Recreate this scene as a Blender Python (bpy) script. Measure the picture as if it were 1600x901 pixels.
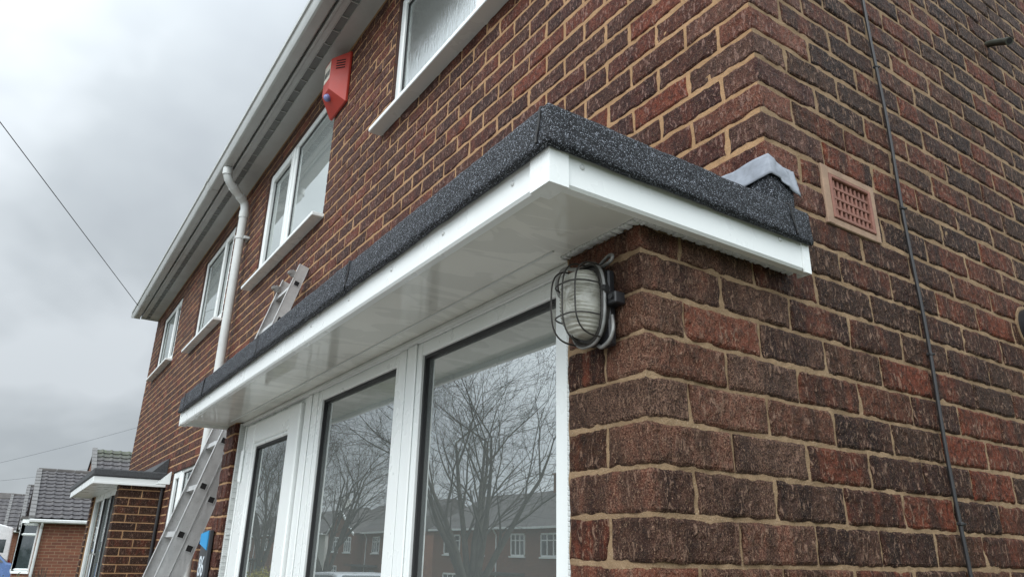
import bpy, math, random
import numpy as np
from mathutils import Matrix, Vector

# ------------------------------------------------------------------ camera, sky, sun, exposure
for o in list(bpy.data.objects):
    bpy.data.objects.remove(o)
SC = bpy.context.scene
COL = SC.collection
GZ = 1.95            # eye-level frame: z = 0 of the measurements is 1.95 m above the path
R3 = ((0.55571629, 0.83113584, 0.01981452), (-0.27676145, 0.207418, -0.93828614), (-0.78395312, 0.515937, 0.34529192))
cam_d = bpy.data.cameras.new('camera')
cam = bpy.data.objects.new('camera', cam_d); COL.objects.link(cam)
rx, ry, rz = Vector(R3[0]), -Vector(R3[1]), -Vector(R3[2])
M = Matrix((rx, ry, rz)).transposed().to_4x4()
M.translation = Vector((0.85802358, -0.83499686, -0.36324259 + GZ))
cam.matrix_world = M
cam_d.sensor_width = 36; cam_d.lens = 1127.54 / 1600 * 36
cam_d.clip_start = 0.02; cam_d.clip_end = 2000
SC.camera = cam

W = bpy.data.worlds.new('World'); SC.world = W; W.use_nodes = True
SUN_DIR = Vector((0.42, -0.60, 0.68)).normalized()   # soft light from high over the street, right of the camera
def world():
    nt = W.node_tree; nt.nodes.clear(); N = nt.nodes.new; L = nt.links.new
    out = N('ShaderNodeOutputWorld')
    sky = N('ShaderNodeTexSky'); sky.sky_type = 'NISHITA'; sky.sun_disc = False
    sky.sun_elevation = math.asin(SUN_DIR.z); sky.sun_rotation = math.atan2(SUN_DIR.x, SUN_DIR.y)
    bg1 = N('ShaderNodeBackground'); bg1.inputs[1].default_value = 0.06; L(sky.outputs[0], bg1.inputs[0])
    tc = N('ShaderNodeTexCoord')
    # project directions on a flat cloud deck so the mottling gets finer towards the horizon
    sep = N('ShaderNodeSeparateXYZ'); L(tc.outputs['Generated'], sep.inputs[0])
    mx = N('ShaderNodeMath'); mx.operation = 'MAXIMUM'; L(sep.outputs[2], mx.inputs[0]); mx.inputs[1].default_value = 0.0
    ad = N('ShaderNodeMath'); ad.operation = 'ADD'; L(mx.outputs[0], ad.inputs[0]); ad.inputs[1].default_value = 0.55
    dv = N('ShaderNodeVectorMath'); dv.operation = 'DIVIDE'; L(tc.outputs['Generated'], dv.inputs[0])
    cmb = N('ShaderNodeCombineXYZ')
    for i in range(3): L(ad.outputs[0], cmb.inputs[i])
    L(cmb.outputs[0], dv.inputs[1])
    n1 = N('ShaderNodeTexNoise'); n1.inputs['Scale'].default_value = 2.1; n1.inputs['Detail'].default_value = 4; n1.inputs['Roughness'].default_value = 0.5; n1.inputs['Distortion'].default_value = 0.3
    L(dv.outputs[0], n1.inputs['Vector'])
    n2 = N('ShaderNodeTexNoise'); n2.inputs['Scale'].default_value = 6.5; n2.inputs['Detail'].default_value = 3; n2.inputs['Roughness'].default_value = 0.55
    L(dv.outputs[0], n2.inputs['Vector'])
    mm = N('ShaderNodeMath'); mm.operation = 'MULTIPLY_ADD'; L(n2.outputs[0], mm.inputs[0]); mm.inputs[1].default_value = 0.22; L(n1.outputs[0], mm.inputs[2])
    cr = N('ShaderNodeValToRGB'); L(mm.outputs[0], cr.inputs[0])
    e = cr.color_ramp.elements
    e[0].position = 0.44; e[0].color = (0.42, 0.46, 0.50, 1)
    e[1].position = 0.80; e[1].color = (0.69, 0.74, 0.78, 1)
    m = e.new(0.61); m.color = (0.50, 0.545, 0.58, 1)
    # an overcast deck is brighter overhead than at the horizon
    hr = N('ShaderNodeMapRange'); L(sep.outputs[2], hr.inputs[0]); hr.inputs[1].default_value = 0.0; hr.inputs[2].default_value = 0.75
    hr.inputs[3].default_value = 0.82; hr.inputs[4].default_value = 1.22
    # thinner cloud round the hidden sun, behind the camera
    dt = N('ShaderNodeVectorMath'); dt.operation = 'DOT_PRODUCT'; nrm = N('ShaderNodeVectorMath'); nrm.operation = 'NORMALIZE'
    L(tc.outputs['Generated'], nrm.inputs[0]); L(nrm.outputs[0], dt.inputs[0]); dt.inputs[1].default_value = SUN_DIR
    gr = N('ShaderNodeMapRange'); gr.interpolation_type = 'SMOOTHSTEP'; L(dt.outputs['Value'], gr.inputs[0]); gr.inputs[1].default_value = -0.30; gr.inputs[2].default_value = 1.0
    gr.inputs[3].default_value = 1.0; gr.inputs[4].default_value = 3.9
    hg = N('ShaderNodeMath'); hg.operation = 'MULTIPLY'; L(hr.outputs[0], hg.inputs[0]); L(gr.outputs[0], hg.inputs[1]); hr = hg
    vm = N('ShaderNodeVectorMath'); vm.operation = 'SCALE'; L(cr.outputs[0], vm.inputs[0]); L(hr.outputs[0], vm.inputs['Scale'])
    bg2 = N('ShaderNodeBackground'); L(vm.outputs[0], bg2.inputs[0]); bg2.inputs[1].default_value = 1.0
    mix = N('ShaderNodeMixShader'); mix.inputs[0].default_value = 0.93
    L(bg1.outputs[0], mix.inputs[1]); L(bg2.outputs[0], mix.inputs[2]); L(mix.outputs[0], out.inputs[0])
world()
sl = bpy.data.lights.new('sun', 'SUN'); sl.energy = 1.3; sl.angle = math.radians(30); sl.color = (1.0, 0.97, 0.93)
so = bpy.data.objects.new('sun', sl); COL.objects.link(so)
so.rotation_euler = SUN_DIR.to_track_quat('Z', 'Y').to_euler()
so.location = (0, 0, 30)
SC.view_settings.view_transform = 'Standard'; SC.view_settings.look = 'None'
SC.view_settings.exposure = 0.12; SC.view_settings.gamma = 1.0
SC.cycles.max_bounces = 8; SC.cycles.glossy_bounces = 5; SC.cycles.transparent_max_bounces = 12
SC.cycles.caustics_reflective = False; SC.cycles.caustics_refractive = False
try: SC.cycles.use_denoising = True
except Exception: pass

rng = np.random.default_rng(7); random.seed(7)
P = 0.3992                 # main wall plane (y)
BP, CP = 0.20866, 0.075    # brick pitch, course pitch

# ------------------------------------------------------------------ materials
class NT:
    def __init__(s, name):
        s.m = bpy.data.materials.new(name); s.m.use_nodes = True; s.t = s.m.node_tree; s.t.nodes.clear()
        s.out = s.N('ShaderNodeOutputMaterial')
    def N(s, k, **kw):
        n = s.t.nodes.new(k)
        for a, v in kw.items(): setattr(n, a, v)
        return n
    def L(s, a, b): s.t.links.new(a, b)
    def set(s, sock, v):
        if hasattr(v, 'is_linked') or isinstance(v, bpy.types.NodeSocket): s.L(v, sock)
        else: sock.default_value = v
    def coord(s, kind='Object', scale=(1, 1, 1), rot=(0, 0, 0)):
        tc = s.N('ShaderNodeTexCoord'); mp = s.N('ShaderNodeMapping'); mp.inputs['Scale'].default_value = scale; mp.inputs['Rotation'].default_value = rot
        s.L(tc.outputs[kind], mp.inputs[0]); return mp.outputs[0]
    def noise(s, vec, scale, detail=3, rough=0.5, dist=0.0):
        n = s.N('ShaderNodeTexNoise'); s.L(vec, n.inputs['Vector']); n.inputs['Scale'].default_value = scale
        n.inputs['Detail'].default_value = detail; n.inputs['Roughness'].default_value = rough; n.inputs['Distortion'].default_value = dist
        return n.outputs[0]
    def voro(s, vec, scale, feat='F1', out='Distance'):
        n = s.N('ShaderNodeTexVoronoi', feature=feat); s.L(vec, n.inputs['Vector']); n.inputs['Scale'].default_value = scale
        return n.outputs[out]
    def ramp(s, fac, stops):
        r = s.N('ShaderNodeValToRGB'); s.L(fac, r.inputs[0]); e = r.color_ramp.elements
        while len(e) < len(stops): e.new(0.5)
        for i, (p, c) in enumerate(stops):
            e[i].position = p; e[i].color = (c, c, c, 1) if isinstance(c, (int, float)) else (*c, 1)
        return r.outputs[0]
    def mix(s, fac, a, b, mode='MIX'):
        m = s.N('ShaderNodeMix', data_type='RGBA', blend_type=mode); s.set(m.inputs[0], fac)
        for k, v in ((6, a), (7, b)):
            if isinstance(v, tuple): m.inputs[k].default_value = (*v, 1)
            else: s.L(v, m.inputs[k])
        return m.outputs[2]
    def math(s, op, a, b=0.0, c=0.0):
        m = s.N('ShaderNodeMath', operation=op); s.set(m.inputs[0], a); s.set(m.inputs[1], b); s.set(m.inputs[2], c); return m.outputs[0]
    def mr(s, v, a, b, c, d):
        m = s.N('ShaderNodeMapRange'); s.L(v, m.inputs[0])
        for i, x in enumerate((a, b, c, d)): m.inputs[i + 1].default_value = x
        return m.outputs[0]
    def bump(s, h, strength=0.5, dist=0.001, normal=None):
        b = s.N('ShaderNodeBump'); s.L(h, b.inputs['Height']); b.inputs['Strength'].default_value = strength; b.inputs['Distance'].default_value = dist
        if normal is not None: s.L(normal, b.inputs['Normal'])
        return b.outputs[0]
    def bsdf(s, color, rough=0.5, normal=None, metal=0.0, spec=0.5, coat=0.0, **kw):
        p = s.N('ShaderNodeBsdfPrincipled')
        if isinstance(color, tuple): p.inputs['Base Color'].default_value = (*color, 1)
        else: s.L(color, p.inputs['Base Color'])
        s.set(p.inputs['Roughness'], rough); s.set(p.inputs['Metallic'], metal); p.inputs['Specular IOR Level'].default_value = spec
        if coat: p.inputs['Coat Weight'].default_value = coat
        if normal is not None: s.L(normal, p.inputs['Normal'])
        for k, v in kw.items(): s.set(p.inputs[k], v)
        return p.outputs[0]
    def done(s, sh): s.L(sh, s.out.inputs[0]); return s.m

MAT = {}
def simple(name, color, rough=0.5, metal=0.0, var=0.12, vscale=8, bump=0.0, bscale=60, spec=0.5):
    n = NT(name); v = n.coord(); f = n.noise(v, vscale, 4, 0.6)
    c = n.mix(n.mr(f, 0.3, 0.7, 0, 1), tuple(x * (1 - var) for x in color), tuple(min(1, x * (1 + var)) for x in color))
    nm = n.bump(n.noise(v, bscale, 3), bump, 0.002) if bump else None
    rr = n.mr(f, 0.3, 0.7, max(0, rough - 0.06), min(1, rough + 0.06))
    MAT[name] = n.done(n.bsdf(c, rr, nm, metal, spec)); return MAT[name]

def m_brick(name, side, warm=0.0):
    n = NT(name)
    at = n.N('ShaderNodeAttribute', attribute_name='bk'); sp = n.N('ShaderNodeSeparateColor'); n.L(at.outputs['Color'], sp.inputs[0])
    r1, r2, near = sp.outputs[0], sp.outputs[1], sp.outputs[2]
    v = n.coord()
    vs = n.coord(scale=(1, 1, 0.40), rot=(0.22, 0.22, 0))
    vb = n.coord(scale=(1, 1, 0.25))
    def shifted(vec, a, b):
        off = n.N('ShaderNodeVectorMath', operation='ADD'); cb = n.N('ShaderNodeCombineXYZ')
        n.L(n.math('MULTIPLY', r1, a), cb.inputs[0]); n.L(n.math('MULTIPLY', r2, b), cb.inputs[1]); n.L(vec, off.inputs[0]); n.L(cb.outputs[0], off.inputs[1]); return off.outputs[0]
    band = n.noise(shifted(vb, 37.0, 21.0), 15, 3, 0.55, 0.4)     # kiln-flashed upright bands, different in every brick
    grain = n.noise(v, 300, 3, 0.75)
    mid = n.noise(v, 62, 4, 0.68)
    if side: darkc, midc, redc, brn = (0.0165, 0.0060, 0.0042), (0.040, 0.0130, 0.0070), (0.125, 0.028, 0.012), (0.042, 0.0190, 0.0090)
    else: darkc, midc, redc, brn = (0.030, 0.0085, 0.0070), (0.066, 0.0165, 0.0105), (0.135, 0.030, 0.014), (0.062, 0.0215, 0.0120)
    k = n.math('ADD', n.math('MULTIPLY', r1, 0.40), n.math('MULTIPLY', band, 0.95))
    base = n.ramp(k, [(0.44, darkc), (0.68, midc), (0.88 - warm, redc), (1.0, tuple(c * 1.15 for c in redc))])
    base = n.mix(n.mr(r2, 0.5, 0.95, 0, 0.7), base, brn)
    c = n.mix(n.mr(mid, 0.46, 0.60, 0.0, 0.62), base, tuple(x * 0.42 for x in darkc))
    # drag-texture flecks: short upright pale smears
    fl = n.noise(vs, 125, 2, 0.55, 0.6)
    fp = n.noise(v, 14, 2, 0.5)
    fleck = n.mr(n.math('ADD', fl, n.math('MULTIPLY', n.math('SUBTRACT', fp, 0.5), 0.22)), 0.585, 0.650, 0, 1)
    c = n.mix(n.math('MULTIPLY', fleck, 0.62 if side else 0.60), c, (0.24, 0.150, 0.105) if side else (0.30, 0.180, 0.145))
    # weathered, sanded faces on the sheltered corner
    g2 = n.noise(v, 330, 2, 0.8)
    pale = n.mix(n.mr(g2, 0.43, 0.58, 0, 1), (0.024, 0.0100, 0.0070), (0.30, 0.175, 0.120))
    nz = n.mr(n.math('ADD', near, n.math('MULTIPLY', n.math('SUBTRACT', band, 0.5), 1.9)), 0.25, 1.05, 0, 0.52)
    c = n.mix(nz, c, pale)
    g3 = n.noise(v, 520, 2, 0.5)
    c = n.mix(n.mr(g3, 0.62, 0.68, 0, 0.6), c, (0.40, 0.27, 0.17))
    c = n.mix(n.mr(g3, 0.30, 0.38, 0.7, 0), c, (0.010, 0.007, 0.007))
    h = n.math('ADD', n.math('MULTIPLY', fl, 1.3), n.math('ADD', n.math('MULTIPLY', grain, 0.5), n.math('MULTIPLY', mid, 1.0)))
    nm = n.bump(h, 1.0, 0.0062)
    rough = n.mr(grain, 0.3, 0.7, 0.45, 0.85)
    MAT[name] = n.done(n.bsdf(c, rough, nm, spec=0.20)); return MAT[name]

def m_mortar(name, side):
    n = NT(name); v = n.coord()
    a = n.noise(v, 9, 4, 0.6); b = n.noise(v, 140, 3, 0.7); g = n.noise(v, 480, 2, 0.6)
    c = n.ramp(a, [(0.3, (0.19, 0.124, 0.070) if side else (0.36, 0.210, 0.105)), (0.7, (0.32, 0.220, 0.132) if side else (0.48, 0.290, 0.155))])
    c = n.mix(n.mr(b, 0.3, 0.7, 0.0, 0.45), c, (0.19, 0.13, 0.075))
    c = n.mix(n.mr(g, 0.60, 0.72, 0, 0.6), c, (0.50, 0.42, 0.32))
    nm = n.bump(n.math('ADD', n.math('MULTIPLY', b, 1.0), n.math('MULTIPLY', g, 0.35)), 0.9, 0.0035)
    MAT[name] = n.done(n.bsdf(c, 0.9, nm, spec=0.2)); return MAT[name]

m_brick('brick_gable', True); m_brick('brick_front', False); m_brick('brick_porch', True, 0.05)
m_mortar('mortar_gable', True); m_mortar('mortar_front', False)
simple('brick_reveal', (0.07, 0.035, 0.028), 0.85, bump=0.6)

def m_upvc(name, col, rough, wav=0.0, dirt=0.10):
    n = NT(name); v = n.coord()
    d = n.noise(v, 5, 4, 0.6); d2 = n.noise(n.coord(scale=(1, 1, 0.15)), 45, 3, 0.6)
    c = n.mix(n.mr(d, 0.42, 0.72, 0, dirt), col, tuple(x * 0.72 for x in col))
    if dirt > .2: c = n.mix(n.mr(d2, 0.4, 0.9, 0, dirt * 0.5), c, (col[0] * .62, col[1] * .60, col[2] * .52))
    nm = n.bump(n.noise(v, 7, 2, 0.5), wav, 0.004) if wav else None
    rr = n.mr(d, 0.3, 0.7, rough * 0.8, rough * 1.3)
    MAT[name] = n.done(n.bsdf(c, rr, nm, spec=0.5)); return MAT[name]
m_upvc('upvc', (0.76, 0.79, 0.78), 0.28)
m_upvc('upvc_dull', (0.56, 0.58, 0.57), 0.40, dirt=0.3); m_upvc('upvc_eaves_shaded', (0.45, 0.465, 0.455), 0.36, dirt=0.35)  # eaves plastic: shade under the roof put into a darker base colour
m_upvc('upvc_aged', (0.60, 0.62, 0.61), 0.38, dirt=0.6)
def m_soffit():
    n = NT('soffit_gloss'); v = n.coord()
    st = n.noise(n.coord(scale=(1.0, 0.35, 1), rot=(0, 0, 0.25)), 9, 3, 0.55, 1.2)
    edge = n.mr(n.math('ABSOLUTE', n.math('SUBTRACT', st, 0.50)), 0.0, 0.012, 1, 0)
    refl_patch = n.mr(st, 0.49, 0.51, 0, 1)
    c = n.mix(n.math('MULTIPLY', refl_patch, 0.42), (0.74, 0.745, 0.69), (0.54, 0.55, 0.51))  # darker wavy patches are painted reflections on the glossy board
    c = n.mix(n.math('MULTIPLY', edge, 0.4), c, (0.80, 0.80, 0.76))  # pale rims painted round those reflections
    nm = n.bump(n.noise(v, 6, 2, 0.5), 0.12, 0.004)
    MAT['soffit_gloss'] = n.done(n.bsdf(c, n.mr(refl_patch, 0, 1, 0.04, 0.13), nm, spec=0.6))
m_soffit()
simple('gasket', (0.012, 0.012, 0.013), 0.6)
simple('rubber', (0.02, 0.02, 0.021), 0.5)
simple('wire_grey', (0.16, 0.17, 0.18), 0.7); simple('black_plastic', (0.018, 0.018, 0.02), 0.38)
simple('vent_slot', (0.17, 0.175, 0.17), 0.8)
simple('terracotta', (0.215, 0.098, 0.072), 0.8, bump=0.3, bscale=200, var=0.2, vscale=30)
simple('mortar_patch', (0.29, 0.195, 0.135), 0.95, bump=0.7, bscale=90, var=0.2, vscale=20)
simple('void', (0.006, 0.005, 0.005), 0.9)
simple('steel', (0.36, 0.36, 0.35), 0.42, 0.85, bump=0.1)
simple('dark_metal', (0.045, 0.042, 0.038), 0.5, 0.6, var=0.4, vscale=60, bump=0.4, bscale=200)
simple('grey_ring', (0.22, 0.22, 0.21), 0.45, 0.5, var=0.3, vscale=40)
simple('copper_old', (0.08, 0.085, 0.07), 0.55, 0.4, var=0.3, vscale=60)
def m_alu():
    n = NT('aluminium'); v = n.coord(); s1 = n.noise(n.coord(scale=(1, 1, 0.12)), 120, 3, 0.6); d = n.noise(v, 14, 4, 0.65); sp = n.noise(v, 150, 2, 0.5)
    c = n.mix(n.mr(d, 0.35, 0.7, 0, 0.6), (0.60, 0.60, 0.59), (0.40, 0.40, 0.39))
    c = n.mix(n.mr(sp, 0.66, 0.72, 0, 0.6), c, (0.18, 0.18, 0.17))
    MAT['aluminium'] = n.done(n.bsdf(c, n.mr(s1, 0.3, 0.7, 0.38, 0.6), n.bump(s1, 0.15, 0.001), metal=0.75))
m_alu()
def m_felt():
    n = NT('mineral_felt'); v = n.coord()
    cell = n.voro(v, 850, out='Color'); sp = n.N('ShaderNodeSeparateColor'); n.L(cell, sp.inputs[0])
    a = n.noise(v, 12, 3, 0.6); f = n.noise(v, 240, 3, 0.7)
    k = n.math('ADD', sp.outputs[0], n.math('MULTIPLY', n.math('SUBTRACT', f, 0.5), 1.1))
    c = n.ramp(k, [(0.40, (0.004, 0.0045, 0.0055)), (0.74, (0.012, 0.0135, 0.0165)), (0.88, (0.060, 0.066, 0.078)), (1.0, (0.38, 0.41, 0.47))])
    c = n.mix(n.mr(a, 0.4, 0.7, 0, 0.25), c, (0.02, 0.022, 0.026))
    h = n.math('ADD', sp.outputs[1], n.math('MULTIPLY', f, 1.4))
    MAT['mineral_felt'] = n.done(n.bsdf(c, n.mr(sp.outputs[2], 0, 1, 0.35, 0.9), n.bump(h, 0.7, 0.0016), spec=0.22))
m_felt()
simple('felt_cut', (0.008, 0.008, 0.009), 0.6)
simple('felt_far', (0.05, 0.053, 0.056), 0.8, var=0.35, vscale=90, bump=0.6, bscale=300)
simple('lead', (0.23, 0.25, 0.285), 0.75, 0.0, var=0.22, vscale=40, bump=0.8, bscale=45)
def m_glass(name, ior, tint=(0.86, 0.92, 0.90), rough=0.0, bumpy=0.0, painted_haze=0.0):
    n = NT(name); fr = n.N('ShaderNodeFresnel'); fr.inputs[0].default_value = ior
    g = n.N('ShaderNodeBsdfGlossy'); g.inputs[1].default_value = rough; g.inputs[0].default_value = (0.95, 0.98, 0.97, 1)
    t = n.N('ShaderNodeBsdfTransparent'); t.inputs[0].default_value = (*tint, 1)
    v = n.coord()
    h = n.noise(v, 1.1, 2, 0.5)
    n.L(n.bump(h, 0.10, 0.02), g.inputs['Normal'])
    if bumpy:
        vz = n.coord(scale=(1, 1, 0.18)); b = n.noise(vz, 90, 3, 0.6, 0.6)
        n.L(n.bump(b, bumpy, 0.004), g.inputs['Normal'])
    m = n.N('ShaderNodeMixShader'); n.L(fr.outputs[0], m.inputs[0]); n.L(t.outputs[0], m.inputs[1]); n.L(g.outputs[0], m.inputs[2])
    sh = m.outputs[0]
    if painted_haze:
        d = n.N('ShaderNodeBsdfDiffuse'); d.inputs[0].default_value = (0.62, 0.68, 0.66, 1)  # pale diffuse haze painted over the panes to imitate brighter reflected sky
        m2 = n.N('ShaderNodeMixShader'); m2.inputs[0].default_value = painted_haze; n.L(sh, m2.inputs[1]); n.L(d.outputs[0], m2.inputs[2]); sh = m2.outputs[0]
    MAT[name] = n.done(sh)
m_glass('glass', 9.5, painted_haze=0.11)
m_glass('glass_upper', 11.0, painted_haze=0.24)
m_glass('glass_obscure', 9.0, rough=0.10, bumpy=0.22, painted_haze=0.12)
def m_lens():
    n = NT('lamp_lens'); v = n.coord()
    d = n.noise(n.coord(scale=(1, 1, 1.5)), 30, 4, 0.65)
    c = n.mix(n.mr(d, 0.40, 0.70, 0, 0.75), (0.62, 0.61, 0.53), (0.22, 0.21, 0.16))
    MAT['lamp_lens'] = n.done(n.bsdf(c, 0.16, None, spec=0.8, **{'Transmission Weight': 0.35, 'IOR': 1.45}))
m_lens()
simple('alarm_red', (0.40, 0.036, 0.022), 0.5, var=0.08)
simple('alarm_label', (0.62, 0.58, 0.50), 0.5)
simple('alarm_blue', (0.20, 0.22, 0.44), 0.15)
simple('sign_slate', (0.040, 0.043, 0.048), 0.35)
simple('sign_blue', (0.02, 0.27, 0.56), 0.35)
simple('sign_white', (0.62, 0.68, 0.72), 0.5)
simple('interior_wall', (0.50, 0.54, 0.50), 0.9)
simple('interior_dark', (0.05, 0.055, 0.055), 0.9)
simple('interior_floor', (0.12, 0.10, 0.08), 0.7)
def m_cloth(name, col):
    n = NT(name); t = n.N('ShaderNodeBsdfTranslucent'); t.inputs[0].default_value = (*col, 1)
    tr = n.N('ShaderNodeBsdfTransparent'); d = n.bsdf(col, 0.9)
    a = n.N('ShaderNodeMixShader'); a.inputs[0].default_value = 0.45; n.L(d, a.inputs[1]); n.L(t.outputs[0], a.inputs[2])
    b = n.N('ShaderNodeMixShader'); b.inputs[0].default_value = 0.10; n.L(a.outputs[0], b.inputs[1]); n.L(tr.outputs[0], b.inputs[2])
    MAT[name] = n.done(b.outputs[0])
m_cloth('voile', (0.86, 0.90, 0.84)); m_cloth('voile_cream', (0.74, 0.62, 0.50))
# wider setting
simple('grass', (0.050, 0.062, 0.024), 0.95, var=0.4, vscale=3, bump=0.8, bscale=40)
simple('asphalt', (0.055, 0.055, 0.057), 0.75, var=0.2, vscale=5, bump=0.4, bscale=150)
simple('paving', (0.24, 0.22, 0.20), 0.85, var=0.2, vscale=2, bump=0.3)
simple('kerb', (0.30, 0.29, 0.27), 0.85)
simple('bark', (0.062, 0.056, 0.045), 0.95, var=0.35, vscale=3, bump=0.5, bscale=20)
simple('twig', (0.050, 0.042, 0.033), 0.95, var=0.3, vscale=2)
simple('render_white', (0.62, 0.62, 0.58), 0.9)
simple('render_yellow', (0.42, 0.36, 0.16), 0.9, var=0.2, vscale=2, bump=0.4, bscale=30)
simple('car_blue', (0.10, 0.18, 0.38), 0.25); simple('car_white', (0.72, 0.73, 0.73), 0.3); simple('car_dark', (0.03, 0.035, 0.04), 0.3)
simple('car_silver', (0.42, 0.44, 0.46), 0.3, 0.4); simple('tyre', (0.015, 0.015, 0.016), 0.8)
simple('car_glass', (0.02, 0.03, 0.035), 0.06, spec=0.9)
simple('leaf_dark', (0.035, 0.055, 0.022), 0.8, var=0.5, vscale=6); simple('leaf_yellow', (0.30, 0.26, 0.03), 0.8, var=0.3, vscale=6)
simple('leaf_dry', (0.085, 0.062, 0.036), 0.9, var=0.4, vscale=6)
simple('door_green', (0.05, 0.10, 0.08), 0.4)
def m_farbrick(name, a, b, mort):
    n = NT(name); tc = n.N('ShaderNodeTexCoord'); sep = n.N('ShaderNodeSeparateXYZ'); n.L(tc.outputs['Object'], sep.inputs[0])
    cb = n.N('ShaderNodeCombineXYZ'); n.L(n.math('ADD', sep.outputs[0], sep.outputs[1]), cb.inputs[0]); n.L(sep.outputs[2], cb.inputs[1])
    t = n.N('ShaderNodeTexBrick'); n.L(cb.outputs[0], t.inputs['Vector']); t.inputs['Scale'].default_value = 1.0
    t.inputs['Color1'].default_value = (*a, 1); t.inputs['Color2'].default_value = (*b, 1); t.inputs['Mortar'].default_value = (*mort, 1)
    t.inputs['Brick Width'].default_value = 0.225; t.inputs['Row Height'].default_value = 0.075; t.inputs['Mortar Size'].default_value = 0.006
    t.inputs['Bias'].default_value = -0.1
    f = n.noise(tc.outputs['Object'], 6, 3, 0.6)
    c = n.mix(n.mr(f, 0.3, 0.7, 0, 0.35), t.outputs[0], tuple(x * 0.5 for x in a))
    MAT[name] = n.done(n.bsdf(c, 0.9, n.bump(t.outputs['Fac'], 0.4, -0.004)))
m_farbrick('far_brick', (0.20, 0.075, 0.042), (0.135, 0.052, 0.034), (0.27, 0.19, 0.12))
m_farbrick('far_brick_tan', (0.22, 0.15, 0.09), (0.17, 0.115, 0.07), (0.26, 0.20, 0.14))
def m_tile(name, axis, moss=0.0):
    """pantile colouring: lighter worn rolls, darker lichen; the tile relief itself is modelled"""
    n = NT(name); v = n.coord()
    a = n.noise(v, 3, 4, 0.6); b = n.noise(v, 22, 3, 0.6)
    c = n.ramp(b, [(0.32, (0.036, 0.034, 0.037)), (0.68, (0.092, 0.086, 0.088))])
    c = n.mix(n.mr(a, 0.5, 0.75, 0, 0.45), c, (0.16, 0.15, 0.14))
    if moss: 
        geo = n.N('ShaderNodeSeparateXYZ'); n.L(v, geo.inputs[0])
        c = n.mix(n.math('MULTIPLY', n.mr(geo.outputs[2], moss - 0.5, moss, 0, 0.8), n.mr(b, 0.4, 0.6, 0, 1)), c, (0.06, 0.085, 0.02))
    MAT[name] = n.done(n.bsdf(c, 0.7, n.bump(b, 0.3, 0.004)))
m_tile('tile_grey', 0); m_tile('tile_verge', 0)
simple('verge_grey', (0.15, 0.148, 0.145), 0.8); simple('tile_flat', (0.075, 0.068, 0.064), 0.8, var=0.35, vscale=2, bump=0.5, bscale=12)

# ------------------------------------------------------------------ object helpers
def tag(o, label=None, cat=None, group=None, kind=None):
    if label: o['label'] = label
    if cat: o['category'] = cat
    if group: o['group'] = group
    if kind: o['kind'] = kind
    return o
def thing(name, loc, label, cat, group=None):
    o = bpy.data.objects.new(name, None); COL.objects.link(o); o.empty_display_size = 0.1
    o.location = (loc[0], loc[1], loc[2] + GZ); return tag(o, label, cat, group)
def world_loc(o):
    v = Vector((0, 0, 0))
    while o is not None: v = v + o.location; o = o.parent
    return v

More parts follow.
